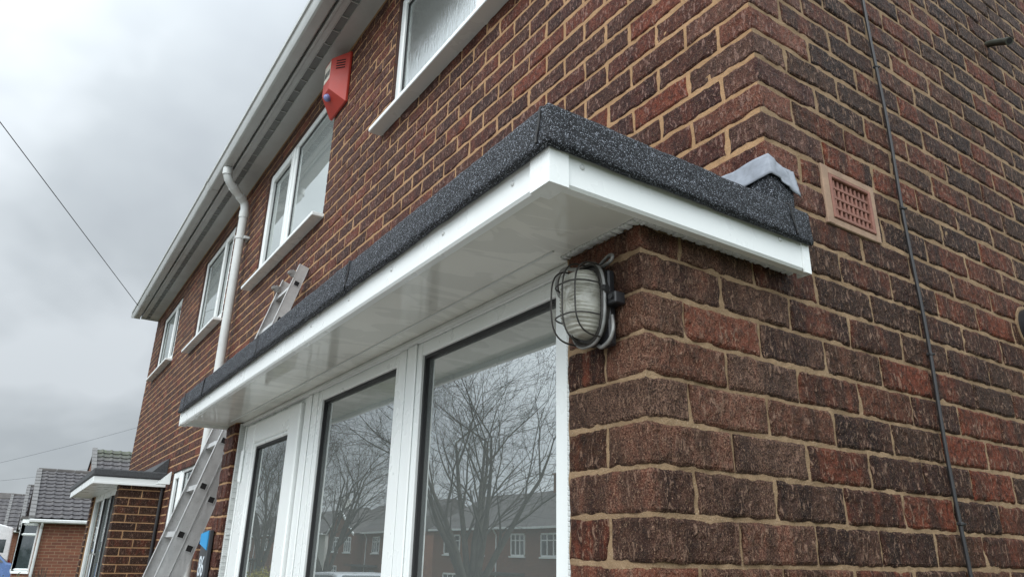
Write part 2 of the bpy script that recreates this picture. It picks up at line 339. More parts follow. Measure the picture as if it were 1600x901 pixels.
class MB:
    """collects geometry in the measuring frame; build() links it as one mesh object"""
    def __init__(s): s.v = []; s.f = []; s.mi = []; s.n = 0; s.col = []; s.hascol = False
    def add(s, v, f, mi=0, col=None):
        v = np.asarray(v, float).reshape(-1, 3); s.v.append(v)
        for q in f: s.f.append([i + s.n for i in q]); s.mi.append(mi)
        s.n += len(v)
        if col is not None: s.hascol = True; s.col.append(np.tile(np.array(col, float), (len(v), 1)) if np.ndim(col) == 1 else np.asarray(col))
        else: s.col.append(np.zeros((len(v), 3)))
        return s
    def box(s, x0, x1, y0, y1, z0, z1, mi=0, bev=0.0):
        if x0 > x1: x0, x1 = x1, x0
        if y0 > y1: y0, y1 = y1, y0
        if z0 > z1: z0, z1 = z1, z0
        if bev <= 0:
            v = [(x, y, z) for x in (x0, x1) for y in (y0, y1) for z in (z0, z1)]
            f = [(0, 1, 3, 2), (4, 6, 7, 5), (0, 4, 5, 1), (2, 3, 7, 6), (0, 2, 6, 4), (1, 5, 7, 3)]
            return s.add(v, f, mi)
        b = min(bev, (x1 - x0) / 2.01, (y1 - y0) / 2.01, (z1 - z0) / 2.01)
        v = []; idx = {}
        for ix, X in enumerate((x0, x1)):
            for iy, Y in enumerate((y0, y1)):
                for iz, Z in enumerate((z0, z1)):
                    sx, sy, sz = (1 - 2 * ix) * b, (1 - 2 * iy) * b, (1 - 2 * iz) * b
                    idx[ix, iy, iz, 0] = len(v); v.append((X, Y + sy, Z + sz))
                    idx[ix, iy, iz, 1] = len(v); v.append((X + sx, Y, Z + sz))
                    idx[ix, iy, iz, 2] = len(v); v.append((X + sx, Y + sy, Z))
        f = []
        def q(*k): f.append([idx[a] for a in k])
        q((0,0,0,0),(0,0,1,0),(0,1,1,0),(0,1,0,0)); q((1,0,0,0),(1,1,0,0),(1,1,1,0),(1,0,1,0))
        q((0,0,0,1),(1,0,0,1),(1,0,1,1),(0,0,1,1)); q((0,1,0,1),(0,1,1,1),(1,1,1,1),(1,1,0,1))
        q((0,0,0,2),(0,1,0,2),(1,1,0,2),(1,0,0,2)); q((0,0,1,2),(1,0,1,2),(1,1,1,2),(0,1,1,2))
        for a in (0, 1):
            for c in (0, 1):
                q((0,a,c,1),(1,a,c,1),(1,a,c,2),(0,a,c,2)); q((a,0,c,0),(a,1,c,0),(a,1,c,2),(a,0,c,2)); q((a,c,0,0),(a,c,1,0),(a,c,1,1),(a,c,0,1))
                for d in (0, 1): f.append([idx[a, c, d, 0], idx[a, c, d, 1], idx[a, c, d, 2]])
        return s.add(v, f, mi)
    def tube(s, pts, r, n=8, mi=0, cap=True, flat=None):
        pts = [Vector(p) for p in pts]; rr = r if hasattr(r, '__len__') else [r] * len(pts)
        V = []; up = Vector((0.13, 0.31, 0.94)).normalized(); prev = None
        for i, p in enumerate(pts):
            t = (pts[min(i + 1, len(pts) - 1)] - pts[max(i - 1, 0)]).normalized()
            if prev is None:
                a = t.cross(up)
                if a.length < 1e-3: a = t.cross(Vector((1, 0, 0)))
            else: a = prev - t * prev.dot(t)
            a.normalize(); prev = a; b = t.cross(a)
            for k in range(n):
                th = 2 * math.pi * k / n; V.append(p + (a * math.cos(th) + b * math.sin(th)) * rr[i])
        f = [[i * n + k, i * n + (k + 1) % n, (i + 1) * n + (k + 1) % n, (i + 1) * n + k] for i in range(len(pts) - 1) for k in range(n)]
        if cap: f.append(list(range(n))[::-1]); f.append([(len(pts) - 1) * n + k for k in range(n)])
        return s.add([tuple(p) for p in V], f, mi)
    def prism(s, poly, axis, a, b, mi=0):
        """extrude a 2-D polygon along axis x, y or z from a to b"""
        n = len(poly); V = []
        for d in (a, b):
            for (p, q) in poly: V.append({'x': (d, p, q), 'y': (p, d, q), 'z': (p, q, d)}[axis])
        f = [list(range(n))[::-1], [n + i for i in range(n)]] + [[i, (i + 1) % n, n + (i + 1) % n, n + i] for i in range(n)]
        return s.add(V, f, mi)
    def build(s, name, mats, parent=None, smooth=False, recalc=True):
        me = bpy.data.meshes.new(name); V = np.concatenate(s.v) if s.v else np.zeros((0, 3))
        base = world_loc(parent) if parent is not None else Vector((0, 0, GZ))
        off = np.array([base.x, base.y, base.z - GZ]) if parent is not None else np.zeros(3)
        me.from_pydata([tuple(p) for p in (V - off)], [], s.f)
        if not isinstance(mats, (list, tuple)): mats = [mats]
        for m in mats: me.materials.append(MAT[m])
        me.polygons.foreach_set('material_index', s.mi)
        if s.hascol:
            ca = me.color_attributes.new('bk', 'FLOAT_COLOR', 'POINT'); C = np.concatenate(s.col); C4 = np.ones((len(C), 4)); C4[:, :3] = C
            ca.data.foreach_set('color', C4.ravel())
        if recalc:
            import bmesh
            bm = bmesh.new(); bm.from_mesh(me); bmesh.ops.recalc_face_normals(bm, faces=bm.faces); bm.to_mesh(me); bm.free()
        if smooth: me.polygons.foreach_set('use_smooth', [True] * len(me.polygons))
        me.update()
        o = bpy.data.objects.new(name, me); COL.objects.link(o)
        if parent is not None: o.parent = parent
        else: o.location = (0, 0, GZ)
        return o
def autosmooth(o, ang=35):
    me = o.data; me.polygons.foreach_set('use_smooth', [True] * len(me.polygons))
    try: me.set_sharp_from_angle(angle=math.radians(ang))
    except Exception: pass
    return o

def smooth_pts(p, k=5):
    out = []; n = len(p); p = [Vector(q) for q in p]
    for i in range(n - 1):
        a, b, c, d = p[max(i - 1, 0)], p[i], p[i + 1], p[min(i + 2, n - 1)]
        for j in range(k):
            t = j / k; out.append(tuple(0.5 * ((2 * b) + (c - a) * t + (2 * a - 5 * b + 4 * c - d) * t * t + (3 * b - a - 3 * c + d) * t ** 3)))
    return out + [tuple(p[-1])]

# value noise for modelled relief
_T = rng.random(65536)
def vnoise(x, y, z):
    xi, yi, zi = np.floor(x).astype(int), np.floor(y).astype(int), np.floor(z).astype(int)
    fx, fy, fz = x - xi, y - yi, z - zi
    fx, fy, fz = fx * fx * (3 - 2 * fx), fy * fy * (3 - 2 * fy), fz * fz * (3 - 2 * fz)
    def h(a, b, c): return _T[(a * 73856093 ^ b * 19349663 ^ c * 83492791) & 65535]
    r = 0
    for dx in (0, 1):
        for dy in (0, 1):
            for dz in (0, 1):
                w = (fx if dx else 1 - fx) * (fy if dy else 1 - fy) * (fz if dz else 1 - fz)
                r = r + w * h(xi + dx, yi + dy, zi + dz)
    return r * 2 - 1

# ------------------------------------------------------------------ brickwork
RC = 0.004
def cpath(x0, y0):
    """L-shaped plan path round the corner (x0,y0): s<0 along the front (facing -y), s>0 along the gable (facing +x)"""
    def f(s, d):
        s = np.asarray(s, float); d = np.asarray(d, float) * np.ones_like(s)
        th = np.clip((s + RC) / (2 * RC), 0, 1) * math.pi / 2
        cx, cy = x0 - RC, y0 + RC
        x = cx + (RC + d) * np.sin(th) + np.minimum(s + RC, 0)
        y = cy - (RC + d) * np.cos(th) + np.maximum(s - RC, 0)
        return x, y
    return f
def fpath(x0, y0, ang=0):
    """straight wall starting at (x0,y0), s running along +x rotated by ang degrees; outward is to the right of travel"""
    c, sn = math.cos(math.radians(ang)), math.sin(math.radians(ang))
    def f(s, d): return x0 + s * c + d * sn, y0 + s * sn - d * c
    return f

def brick(mb, path, s0, s1, z0, z1, res, col, mi=0, dwob=1.0):
    g = 0.0036 if res and res < 0.012 else 0.0048
    s0 += g; s1 -= g; z0 += g; z1 -= g
    if s1 - s0 < 0.012 or z1 - z0 < 0.012: return
    if res > 0:
        def grid(a, b):
            n = max(1, int(round((b - a - 0.012) / res)))
            return np.concatenate([[a, a + 0.0022, ], np.linspace(a + 0.006, b - 0.006, n + 1), [b - 0.0022, b]])
        S, Z = grid(s0, s1), grid(z0, z1)
    else:
        S = np.array([s0, s0 + 0.005, s1 - 0.005, s1]); Z = np.array([z0, z0 + 0.005, z1 - 0.005, z1])
    if s0 < -RC < s1 and s1 > RC: S = np.unique(np.concatenate([S[np.abs(S) > RC * 1.6], np.array([-RC, -RC / 2, 0, RC / 2, RC])]))
    SS, ZZ = np.meshgrid(S, Z, indexing='ij')
    e = np.minimum(np.minimum(SS - s0, s1 - SS), np.minimum(ZZ - z0, z1 - ZZ))
    k1, k2, k3 = rng.random(3) * 100
    # wobble of the arrises
    am = (0.0021 if res < 0.012 else 0.0026) if res > 0 else 0.0015
    ws = vnoise(ZZ * 55 + k1, SS * 9, k2 + 0 * SS) * am * 1.2
    wz = vnoise(SS * 45 + k2, ZZ * 9, k3 + 0 * SS) * am
    inner = np.clip(1 - e / 0.02, 0, 1)
    d = -0.0042 * np.clip(1 - e / 0.0065, 0, 1) ** 1.6
    if res > 0:
        d = d + 0.0017 * vnoise(SS * 60 + k3, ZZ * 50, k1 + 0 * SS) + 0.0013 * vnoise(SS * 170 + k1, ZZ * 110, k3 + 0 * SS)
    d = d + dwob * (rng.normal() * 0.0005 + rng.normal() * 0.003 * (SS - (s0 + s1) / 2) + rng.normal() * 0.006 * (ZZ - (z0 + z1) / 2))
    a, b = path(SS + ws * inner, d)
    V = np.stack([a, b, ZZ + wz * inner], -1)
    ns, nz = SS.shape
    idx = np.arange(ns * nz).reshape(ns, nz)
    F = [[idx[i, j], idx[i + 1, j], idx[i + 1, j + 1], idx[i, j + 1]] for i in range(ns - 1) for j in range(nz - 1)]
    ring = [(i, 0) for i in range(ns)] + [(ns - 1, j) for j in range(1, nz)] + [(i, nz - 1) for i in range(ns - 2, -1, -1)] + [(0, j) for j in range(nz - 2, 0, -1)]
    ri = np.array([idx[p] for p in ring]); Vf = V.reshape(-1, 3)
    sr = np.array([SS[p] for p in ring]); zr = np.array([ZZ[p] for p in ring])
    br = path(sr + np.array([(ws * inner)[p] for p in ring]), -0.016 + 0 * sr)
    back = np.stack([br[0], br[1], zr + np.array([(wz * inner)[p] for p in ring])], -1)
    m = len(ring); n0 = ns * nz
    Va = np.concatenate([Vf, back])
    F += [[int(ri[i]), int(n0 + i), int(n0 + (i + 1) % m), int(ri[(i + 1) % m])] for i in range(m)]
    mb.add(Va, F, mi, col)

def mortar(mb, path, S, Z, holes, mi=1, depth=0.005, amp=0.0016, face=None):
    S = sorted(set(np.round(list(S), 5))); Z = sorted(set(np.round(list(Z), 5)))
    SS, ZZ = np.meshgrid(S, Z, indexing='ij')
    d = -depth + amp * vnoise(SS * 60, ZZ * 60, 0 * SS + 3.3) + amp * 1.3 * vnoise(SS * 14, ZZ * 22, 0 * SS + 9.3)
    a, b = path(SS, d); V = np.stack([a, b, ZZ], -1).reshape(-1, 3)
    ns, nz = SS.shape; idx = np.arange(ns * nz).reshape(ns, nz); F = []
    for i in range(ns - 1):
        for j in range(nz - 1):
            sc, zc = (S[i] + S[i + 1]) / 2, (Z[j] + Z[j + 1]) / 2
            if any(h[0] < sc < h[1] and h[2] < zc < h[3] for h in holes): continue
            if face and not face(sc, zc): continue
            F.append([idx[i, j], idx[i + 1, j], idx[i + 1, j + 1], idx[i, j + 1]])
    mb.add(V, F, mi, (0.5, 0.5, 0.0))

def arange(a, b, st):
    n = max(1, int(round((b - a) / st))); return np.linspace(a, b, n + 1)

def course(joints, s0, s1, holes, z0, z1):
    """brick spans of one course between s0 and s1, cut round the holes that reach into the course"""
    cuts = [(h[0], h[1]) for h in holes if h[2] < (z0 + z1) / 2 < h[3]]
    j = sorted(set([s0, s1] + [x for x in joints if s0 + 0.035 < x < s1 - 0.035]))
    out = []
    for a, b in zip(j[:-1], j[1:]):
        seg = [(a, b)]
        for c0, c1 in cuts:
            ns_ = []
            for p, q in seg:
                if q <= c0 or p >= c1: ns_.append((p, q))
                else:
                    if p < c0: ns_.append((p, c0 + 0.0035))
                    if q > c1: ns_.append((c1 - 0.0035, q))
            seg = ns_
        out += seg
    return out

# openings of the front wall in (x0,x1,z0,z1)
WA = (-2.23, -0.50, 1.725, 2.55); WB = (-4.72, -3.17, 1.575, 2.55); WCc = (-7.12, -5.79, 1.575, 2.55); WD = (-9.66, -8.33, 1.725, 2.55)
WG = (-6.86, -5.62, -0.75, 0.33); WG2 = (-9.9 + 0.0, -9.0, -9, -8.9)
PO = (-2.72, -0.215, -1.95, 0.27)      # opening behind the porch
NPO = (-9.6, -7.45, -1.95, 0.27)       # opening behind the neighbour's porch
HL = -10.34                            # left end of the house
SOF = 2.72                             # soffit level

house = thing('semi_detached_house', (0, P, -GZ), 'two storey dark red brick house with white windows and guttering, nearest the camera', 'house')
def house_walls():
    mb = MB(); pf = cpath(0, P); pp = cpath(0, 0)
    front_h = [WA, WB, WCc, WD, WG, PO, NPO]
    vent = (0.599, 0.808, 0.372, 0.520)
    c0 = int(round(-GZ / CP))
    # ---- front wall, and gable above the porch roof (one field turning the corner)
    for c in range(c0, 37):
        z0, z1 = c * CP, (c + 1) * CP
        if z1 > SOF + 0.02: break
        ev = c % 2 == 0
        fj = [-(BP * n) if ev else -(BP / 2 + BP * n) for n in range(0 if not ev else 1, 52)]
        gj = [(BP / 2 if ev else BP) + BP * n - P for n in range(0, 40)]
        gj = [g for g in gj if g > 0.06]
        over = z0 > 0.235
        j = fj + (gj if over else [])
        s0, s1 = HL, (3.9 if over else -2.75)
        if not over:
            spans = course(fj, HL, 0.0, front_h, z0, z1)
        else:
            spans = course([x for x in j if abs(x) > 1e-6], HL, 6.6, front_h, z0, z1)
        for a, b in spans:
            if a >= 0 and over:
                # the air brick and the gable slope
                if b + P > vent[0] and a + P < vent[1] and z1 - 0.02 > vent[2] and z0 + 0.02 < vent[3]:
                    if a + P < vent[0]: b = vent[0] - P + 0.004
                    elif b + P > vent[1]: a = vent[1] - P - 0.004
                    else: continue
                    if a < vent[0] - P < b and b > vent[1] - P: b = vent[0] - P
            m = (a + b) / 2
            if m > 0: res = 0.014 if (m < 1.4 and z0 < 1.5) else (0.03 if m < 2.4 else 0)
            else: res = 0.014 if (m > -1.2 and z0 < 1.2) else (0.03 if m > -3.0 and z0 > 0.2 else 0)
            near = max(0.0, 1 - abs(m) / 0.22) * (0.75 if 0.2 < z0 < 1.0 else 0.3) if m > -0.3 else 0
            rr = rng.random(2)
            if m < 0 and rr[0] > 0.93: rr[0] = 1.2
            mi = 2 if a >= -0.02 else 0
            brick(mb, pf, a, b, z0, z1, res, (rr[0], rr[1], near), mi)
    # raise the gable above the eaves in plain courses
    for c in range(37 if 37 * CP > SOF else 36, 70):
        z0, z1 = c * CP, (c + 1) * CP; sl = (z1 - SOF) / 0.62
        ya, yb = sl + 0.0, 7.0 - sl
        if yb - ya < 0.3: break
        for n in range(40):
            a = BP * n + (BP / 2 if c % 2 == 0 else 0) - P
            if a > ya and a + BP < yb and a + P < 7.0: 
                rr = rng.random(2); brick(mb, pf, a, a + BP, z0, z1, 0, (rr[0], rr[1], 0), 2)
    # ---- gable below the porch roof level, coming forward as the porch side wall (a part of the house wall behind y = P)
    for c in range(c0, 4):
        z0, z1 = c * CP, (c + 1) * CP
        if z0 > 0.235: break
        ev = c % 2 == 0
        for n in range(0, 34):
            a = (BP / 2 if ev else 0) + BP * (n) ; b = a + BP
            if b < P + 0.12: continue
            m = (a + b) / 2
            if m > 7.0: break
            res = 0.007 if m < 1.15 and z0 > -0.62 else (0.016 if (m < 2.2 and z0 > -0.7) else 0)
            rr = rng.random(2)
            if c in (-4, -3, -2) and 0.9 < m < 1.5 and rng.random() < .45: rr[0] = .95
            near = max(0.0, 1 - m / 0.85) * (0.9 if z0 > -0.5 else 0.6) * (0.5 + 0.6 * rng.random())
            brick(mb, pp, a, b, z0, z1, res, (rr[0], rr[1], near), 2)
    # ---- mortar beds
    edges = lambda hs, k: [h[k] for h in hs] 
    fr = [h for h in front_h]
    S = list(arange(HL, -3, 0.06)) + list(arange(-3, 0, 0.02)) + edges(fr, 0) + edges(fr, 1)
    Z = list(arange(-GZ, 0.2, 0.08)) + list(arange(0.2, SOF + 0.02, 0.025)) + edges(fr, 2) + edges(fr, 3)
    S = [s for s in S if s <= -0.006] + [-0.006]; Z = [z for z in Z if -GZ <= z <= SOF + 0.02]
    mortar(mb, pf, S, Z, fr, 1, depth=0.0036)
    S2 = [-0.006, -0.004, -0.002, 0, 0.002, 0.004, 0.006] + list(arange(0.012, 2.4, 0.02)) + list(arange(2.4, 6.6, 0.15)) + [vent[0] - P, vent[1] - P]
    Z2 = list(arange(0.235, 1.6, 0.02)) + list(arange(1.6, SOF + 0.02, 0.05)) + [vent[2], vent[3]]
    mortar(mb, pf, S2, Z2, [(vent[0] - P, vent[1] - P, vent[2], vent[3])], 3, depth=0.0038)
    S3 = list(arange(P, 1.6, 0.008)) + list(arange(1.6, 2.6, 0.03)) + list(arange(2.6, 7.0, 0.2)); Z3 = list(arange(-0.7, 0.235, 0.008)) + list(arange(-GZ, -0.7, 0.06))
    mortar(mb, pp, S3, Z3, [], 3, amp=0.002, depth=0.0045)
    # gable triangle mortar
    mb.add([(-0.005, P + 0.0, SOF + 0.02), (-0.005, 7.0, SOF + 0.02), (-0.005, 3.7, SOF + 0.02 + 3.3 * 0.62)], [(0, 1, 2)], 3, (0, 0, 0))
    # reveals round the openings
    for (x0, x1, z0, z1) in [WA, WB, WCc, WD, WG]:
        y0, y1 = P + 0.006, P + 0.10
        for q in ([(x0, y0, z0), (x0, y1, z0), (x0, y1, z1), (x0, y0, z1)], [(x1, y0, z0), (x1, y1, z0), (x1, y1, z1), (x1, y0, z1)],
                  [(x0, y0, z1), (x1, y0, z1), (x1, y1, z1), (x0, y1, z1)], [(x0, y0, z0), (x1, y0, z0), (x1, y1, z0), (x0, y1, z0)]):
            mb.add(q, [(0, 1, 2, 3)], 4, (0, 0, 0))
    # far end and back of the pair, solid behind
    mb.add([(HL, P + .003, -GZ), (HL, 7.0, -GZ), (HL, 7.0, SOF), (HL, P + .003, SOF), (HL, 3.7, SOF + 2.05)], [(0, 1, 2, 4, 3)], 5, (0, 0, 0))
    mb.add([(HL, 7.0, -GZ), (-0.005, 7.0, -GZ), (-0.005, 7.0, SOF), (HL, 7.0, SOF)], [(0, 1, 2, 3)], 5, (0, 0, 0))
    o = mb.build('wall', ['brick_front', 'mortar_front', 'brick_gable', 'mortar_gable', 'brick_reveal', 'far_brick'], house, recalc=False)
    return o
house_walls()

def roof_and_eaves():
    # soffit: board, ventilated strip with modelled slots, fascia, gutter
    mb = MB(); Y0, Y1 = 0.185, P
    mb.box(HL - 0.02, 0.06, 0.292, Y1 + 0.004, SOF, SOF + 0.012)
    mb.box(HL - 0.02, 0.06, 0.195, 0.232, SOF - 0.004, SOF + 0.010, bev=0.003)
    x = HL
    while x < 0.04:
        mb.box(x, x + 0.006, 0.232, 0.292, SOF - 0.001, SOF + 0.010); x += 0.155
    mb.box(HL - 0.02, 0.06, 0.232, 0.238, SOF - 0.001, SOF + 0.009); mb.box(HL - 0.02, 0.06, 0.286, 0.292, SOF - 0.001, SOF + 0.009)
    s = mb.build('soffit', ['upvc_eaves_shaded'], house)
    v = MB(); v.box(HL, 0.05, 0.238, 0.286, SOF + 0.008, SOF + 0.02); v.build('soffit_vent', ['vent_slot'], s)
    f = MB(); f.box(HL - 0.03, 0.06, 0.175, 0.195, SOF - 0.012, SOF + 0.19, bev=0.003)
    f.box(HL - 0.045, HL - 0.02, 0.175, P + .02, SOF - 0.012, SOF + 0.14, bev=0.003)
    f.build('fascia', ['upvc_eaves_shaded'], house)
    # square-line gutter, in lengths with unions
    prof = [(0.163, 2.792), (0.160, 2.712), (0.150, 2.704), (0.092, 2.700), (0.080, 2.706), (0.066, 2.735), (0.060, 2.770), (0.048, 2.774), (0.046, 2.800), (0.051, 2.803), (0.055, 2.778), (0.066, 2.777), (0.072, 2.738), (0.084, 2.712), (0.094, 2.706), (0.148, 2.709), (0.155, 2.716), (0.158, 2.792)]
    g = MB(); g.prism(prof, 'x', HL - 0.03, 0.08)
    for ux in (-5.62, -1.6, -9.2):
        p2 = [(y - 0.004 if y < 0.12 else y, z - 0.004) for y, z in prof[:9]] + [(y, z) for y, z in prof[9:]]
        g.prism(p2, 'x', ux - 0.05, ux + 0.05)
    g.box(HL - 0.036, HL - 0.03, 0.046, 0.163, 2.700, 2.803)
    gt = autosmooth(g.build('gutter', ['upvc_eaves_shaded'], house), 30)
    # tiled roof
    r = MB(); z0, z1, y0, ym = 2.80, 2.80 + 2.2, 0.10, 3.7
    for (ya, yb) in ((y0, ym), (7.3, ym)):
        for i in range(16):
            t0, t1 = i / 16, (i + 1) / 16
            a = (ya + (yb - ya) * t0, z0 + (z1 - z0) * t0); b = (ya + (yb - ya) * t1, z0 + (z1 - z0) * t1)
            r.prism([(a[0], a[1]), (a[0], a[1] + 0.045), (b[0], b[1] + 0.02), (b[0], b[1] - 0.01)], 'x', HL - 0.04, 0.06)
    rf = r.build('roof', ['tile_flat'], house)
    # rain pipe with swan neck
    X, Y = -5.19, 0.335; p = MB(); rad = 0.036
    top = [(X + 0.12, 0.125, 2.70), (X + 0.12, 0.125, 2.645), (X + 0.115, 0.14, 2.60), (X + 0.10, 0.17, 2.565), (X + 0.02, 0.29, 2.50), (X, 0.325, 2.465), (X, Y, 2.41), (X, Y, -GZ + 0.05)]
    p.tube(top, rad, 16)
    for z in (2.36, 2.66):
        xx, yy = (X, Y) if z < 2.5 else (X + .12, .125)
        p.tube([(xx, yy, z - 0.03), (xx, yy, z + 0.03)], rad + 0.005, 16)
    p.tube([(X + 0.085, 0.19, 2.555), (X + 0.06, 0.23, 2.533)], rad + 0.005, 16)
    p.tube([(X + 0.035, 0.268, 2.512), (X + 0.012, 0.303, 2.492)], rad + 0.005, 16)
    pipe = autosmooth(p.build('downpipe', ['upvc_aged'], house), 40)
    for z in (2.14, 0.9, -0.6):
        c = MB(); c.tube([(X, Y, z - 0.012), (X, Y, z + 0.012)], rad + 0.006, 16); c.box(X - 0.055, X + 0.055, Y + 0.02, P + 0.003, z - 0.012, z + 0.012, bev=0.003)
        autosmooth(c.build('pipe_clip', ['upvc_aged'], pipe), 40)
roof_and_eaves()

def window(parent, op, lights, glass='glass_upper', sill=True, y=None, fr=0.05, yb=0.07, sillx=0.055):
    """white plastic window; lights = [(x0,x1,opener?)] fractions"""
    x0, x1, z0, z1 = op; yf = P + 0.022 if y is None else y
    m = MB()
    m.box(x0, x0 + fr, yf, yf + yb, z0, z1, bev=0.004); m.box(x1 - fr, x1, yf, yf + yb, z0, z1, bev=0.004)
    m.box(x0 + fr, x1 - fr, yf + .0015, yf + yb, z0, z0 + fr, bev=0.004); m.box(x0 + fr, x1 - fr, yf + .0015, yf + yb, z1 - fr, z1, bev=0.004)
    w = None; panes = []
    for i, (a, b, opener) in enumerate(lights):
        xa, xb = x0 + a * (x1 - x0), x0 + b * (x1 - x0)
        if i > 0: m.box(xa - 0.03, xa + 0.03, yf + .0015, yf + yb, z0 + fr, z1 - fr, bev=0.004)
        ia = xa + (fr if i == 0 else 0.03); ib = xb - (fr if i == len(lights) - 1 else 0.03)
        panes.append((ia, ib, opener))
    w = m.build('window', ['upvc'], parent)
    for ia, ib, opener in panes:
        za, zb = z0 + fr, z1 - fr; yy = yf + 0.02
        if opener:
            s = MB(); t = 0.042; ys = yf - 0.012; o_ = 0.018
            s.box(ia - o_, ia + t, ys, yf + 0.04, za - o_, zb + o_, bev=0.006); s.box(ib - t, ib + o_, ys, yf + 0.04, za - o_, zb + o_, bev=0.006)
            s.box(ia + t, ib - t, ys + .0015, yf + 0.04, za - o_, za + t, bev=0.006); s.box(ia + t, ib - t, ys + .0015, yf + 0.04, zb - t, zb + o_, bev=0.006)
            s.build('sash', ['upvc'], w); ia += t; ib -= t; za += t; zb -= t
        g = MB(); e = 0.007
        g.box(ia - 0.002, ia + e, yy - 0.006, yy + 0.01, za, zb); g.box(ib - e, ib + 0.002, yy - 0.006, yy + 0.01, za, zb)
        g.box(ia + e, ib - e, yy - 0.006, yy + 0.01, za - 0.002, za + e); g.box(ia + e, ib - e, yy - 0.006, yy + 0.01, zb - e, zb + 0.002)
        g.build('gasket', ['gasket'], w)
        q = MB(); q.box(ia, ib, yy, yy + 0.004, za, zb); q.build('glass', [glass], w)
    if sill:
        s = MB(); s.box(x0 - sillx - .03, x1 + sillx - .03, yf - 0.095, yf - 0.001, z0 - 0.019, z0 + 0.006, bev=0.003)
        s.build('sill', ['upvc'], w)
    # dim room behind
    return w
wa = window(house, WA, [(0, .5, False), (.5, 1, False)], 'glass_obscure')
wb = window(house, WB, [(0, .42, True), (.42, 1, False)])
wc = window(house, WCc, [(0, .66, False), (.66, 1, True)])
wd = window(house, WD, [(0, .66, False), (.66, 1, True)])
wg = window(house, WG, [(0, .30, True), (.30, 1, False)], 'glass')
for w_, t in ((wa, 'window with obscured glass'), (wg, 'ground floor window with a narrow opening light')): w_['label'] = t
def rooms():
    m = MB()
    def room(x0, x1, y0, y1, z0, z1, mi=0):
        m.add([(x0, y0, z0), (x1, y0, z0), (x1, y1, z0), (x0, y1, z0), (x0, y0, z1), (x1, y0, z1), (x1, y1, z1), (x0, y1, z1)],
              [(0, 1, 2, 3), (4, 5, 6, 7), (0, 3, 7, 4), (1, 2, 6, 5), (2, 3, 7, 6)], mi)
    for w in (WA, WB, WCc, WD): room(w[0] - 0.3, w[1] + 0.3, P + 0.11, P + 3.0, 0.7, 2.66)
    room(WG[0] - 0.15, WG[1] + 0.3, P + 0.11, P + 3, -GZ + .01, 0.55)
    m.build('room', ['interior_dark'], house)
    m = MB()
    x0, x1 = -2.71, -0.222
    m.add([(x0, .12, -GZ+.02), (x1, .12, -GZ+.02), (x1, 3.2, -GZ+.02), (x0, 3.2, -GZ+.02), (x0, .12, .245), (x1, .12, .245), (x1, 3.2, .245), (x0, 3.2, .245)],
          [(4, 5, 6, 7), (0, 3, 7, 4), (1, 2, 6, 5), (2, 3, 7, 6)], 0)
    m.add([(x0, .12, -GZ+.02), (x1, .12, -GZ+.02), (x1, 3.2, -GZ+.02), (x0, 3.2, -GZ+.02)], [(0, 1, 2, 3)], 1)
    m.build('hall_interior', ['interior_wall', 'interior_floor'], house)
rooms()

def wall_fittings():
    # terracotta air brick set in a mortar surround
    y0, y1, z0, z1 = 0.599, 0.808, 0.372, 0.520
    m = MB(); b = 0.022
    m.box(-0.02, 0.005, y0 - .004, y0 + b, z0 - .004, z1 + .004, 1, 0.002); m.box(-0.02, 0.005, y1 - b * .7, y1 + .004, z0 - .004, z1 + .004, 1, 0.002)
    m.box(-0.02, 0.004, y0 + b, y1 - b * .7, z0 - .004, z0 + b * .7, 1, 0.002); m.box(-0.02, 0.004, y0 + b, y1 - b * .7, z1 - b * .7, z1 + .004, 1, 0.002)
    ya, yb, za, zb = y0 + b, y1 - b * .7, z0 + b * .7, z1 - b * .7
    m.box(-0.045, -0.04, ya, yb, za, zb, 2)
    ny, nz = 9, 4; rim = 0.010; bar = 0.0072
    hy = ((yb - ya) - 2 * rim - (ny - 1) * bar) / ny; hz = ((zb - za) - 2 * rim - (nz - 1) * bar * 1.25) / nz
    m.box(-0.04, 0.007, ya, ya + rim, za, zb, 0, 0.002); m.box(-0.04, 0.007, yb - rim, yb, za, zb, 0, 0.002)
    m.box(-0.04, 0.007, ya + rim, yb - rim, za, za + rim, 0, 0.002); m.box(-0.04, 0.007, ya + rim, yb - rim, zb - rim, zb, 0, 0.002)
    for i in range(1, ny):
        y = ya + rim + i * hy + (i - 1) * bar; m.box(-0.04, 0.001, y, y + bar, za + rim, zb - rim, 0, 0.0015)
    for i in range(1, nz):
        z = za + rim + i * hz + (i - 1) * bar * 1.25; m.box(-0.04, 0.002, ya + rim, yb - rim, z, z + bar * 1.25, 0, 0.0015)
    m.build('air_brick', ['terracotta', 'mortar_patch', 'void'], house)
    # overflow stub and round duct on the gable
    m = MB(); m.tube([(-0.02, 1.80, 1.43), (0.02, 1.785, 1.413), (0.05, 1.76, 1.385), (0.085, 1.735, 1.355)], [0.0125, 0.0125, 0.0125, 0.0135], 12)
    m.tube([(0.0836, 1.736, 1.3561), (0.0856, 1.7345, 1.3545)], 0.0095, 12, 1)
    autosmooth(m.build('overflow_pipe', ['copper_old', 'void'], house))
    m = MB(); cy, cz = 1.552, 0.290
    m.tube([(-0.03, cy, cz), (0.05, cy, cz)], 0.058, 28, 0); m.tube([(0.0495, cy, cz), (0.0505, cy, cz)], 0.050, 28, 1)
    m.tube([(-.004, cy, cz), (.0035, cy, cz)], .068, 28, 2)
    autosmooth(m.build('duct', ['black_plastic', 'void', 'mortar_gable'], house))
wall_fittings()

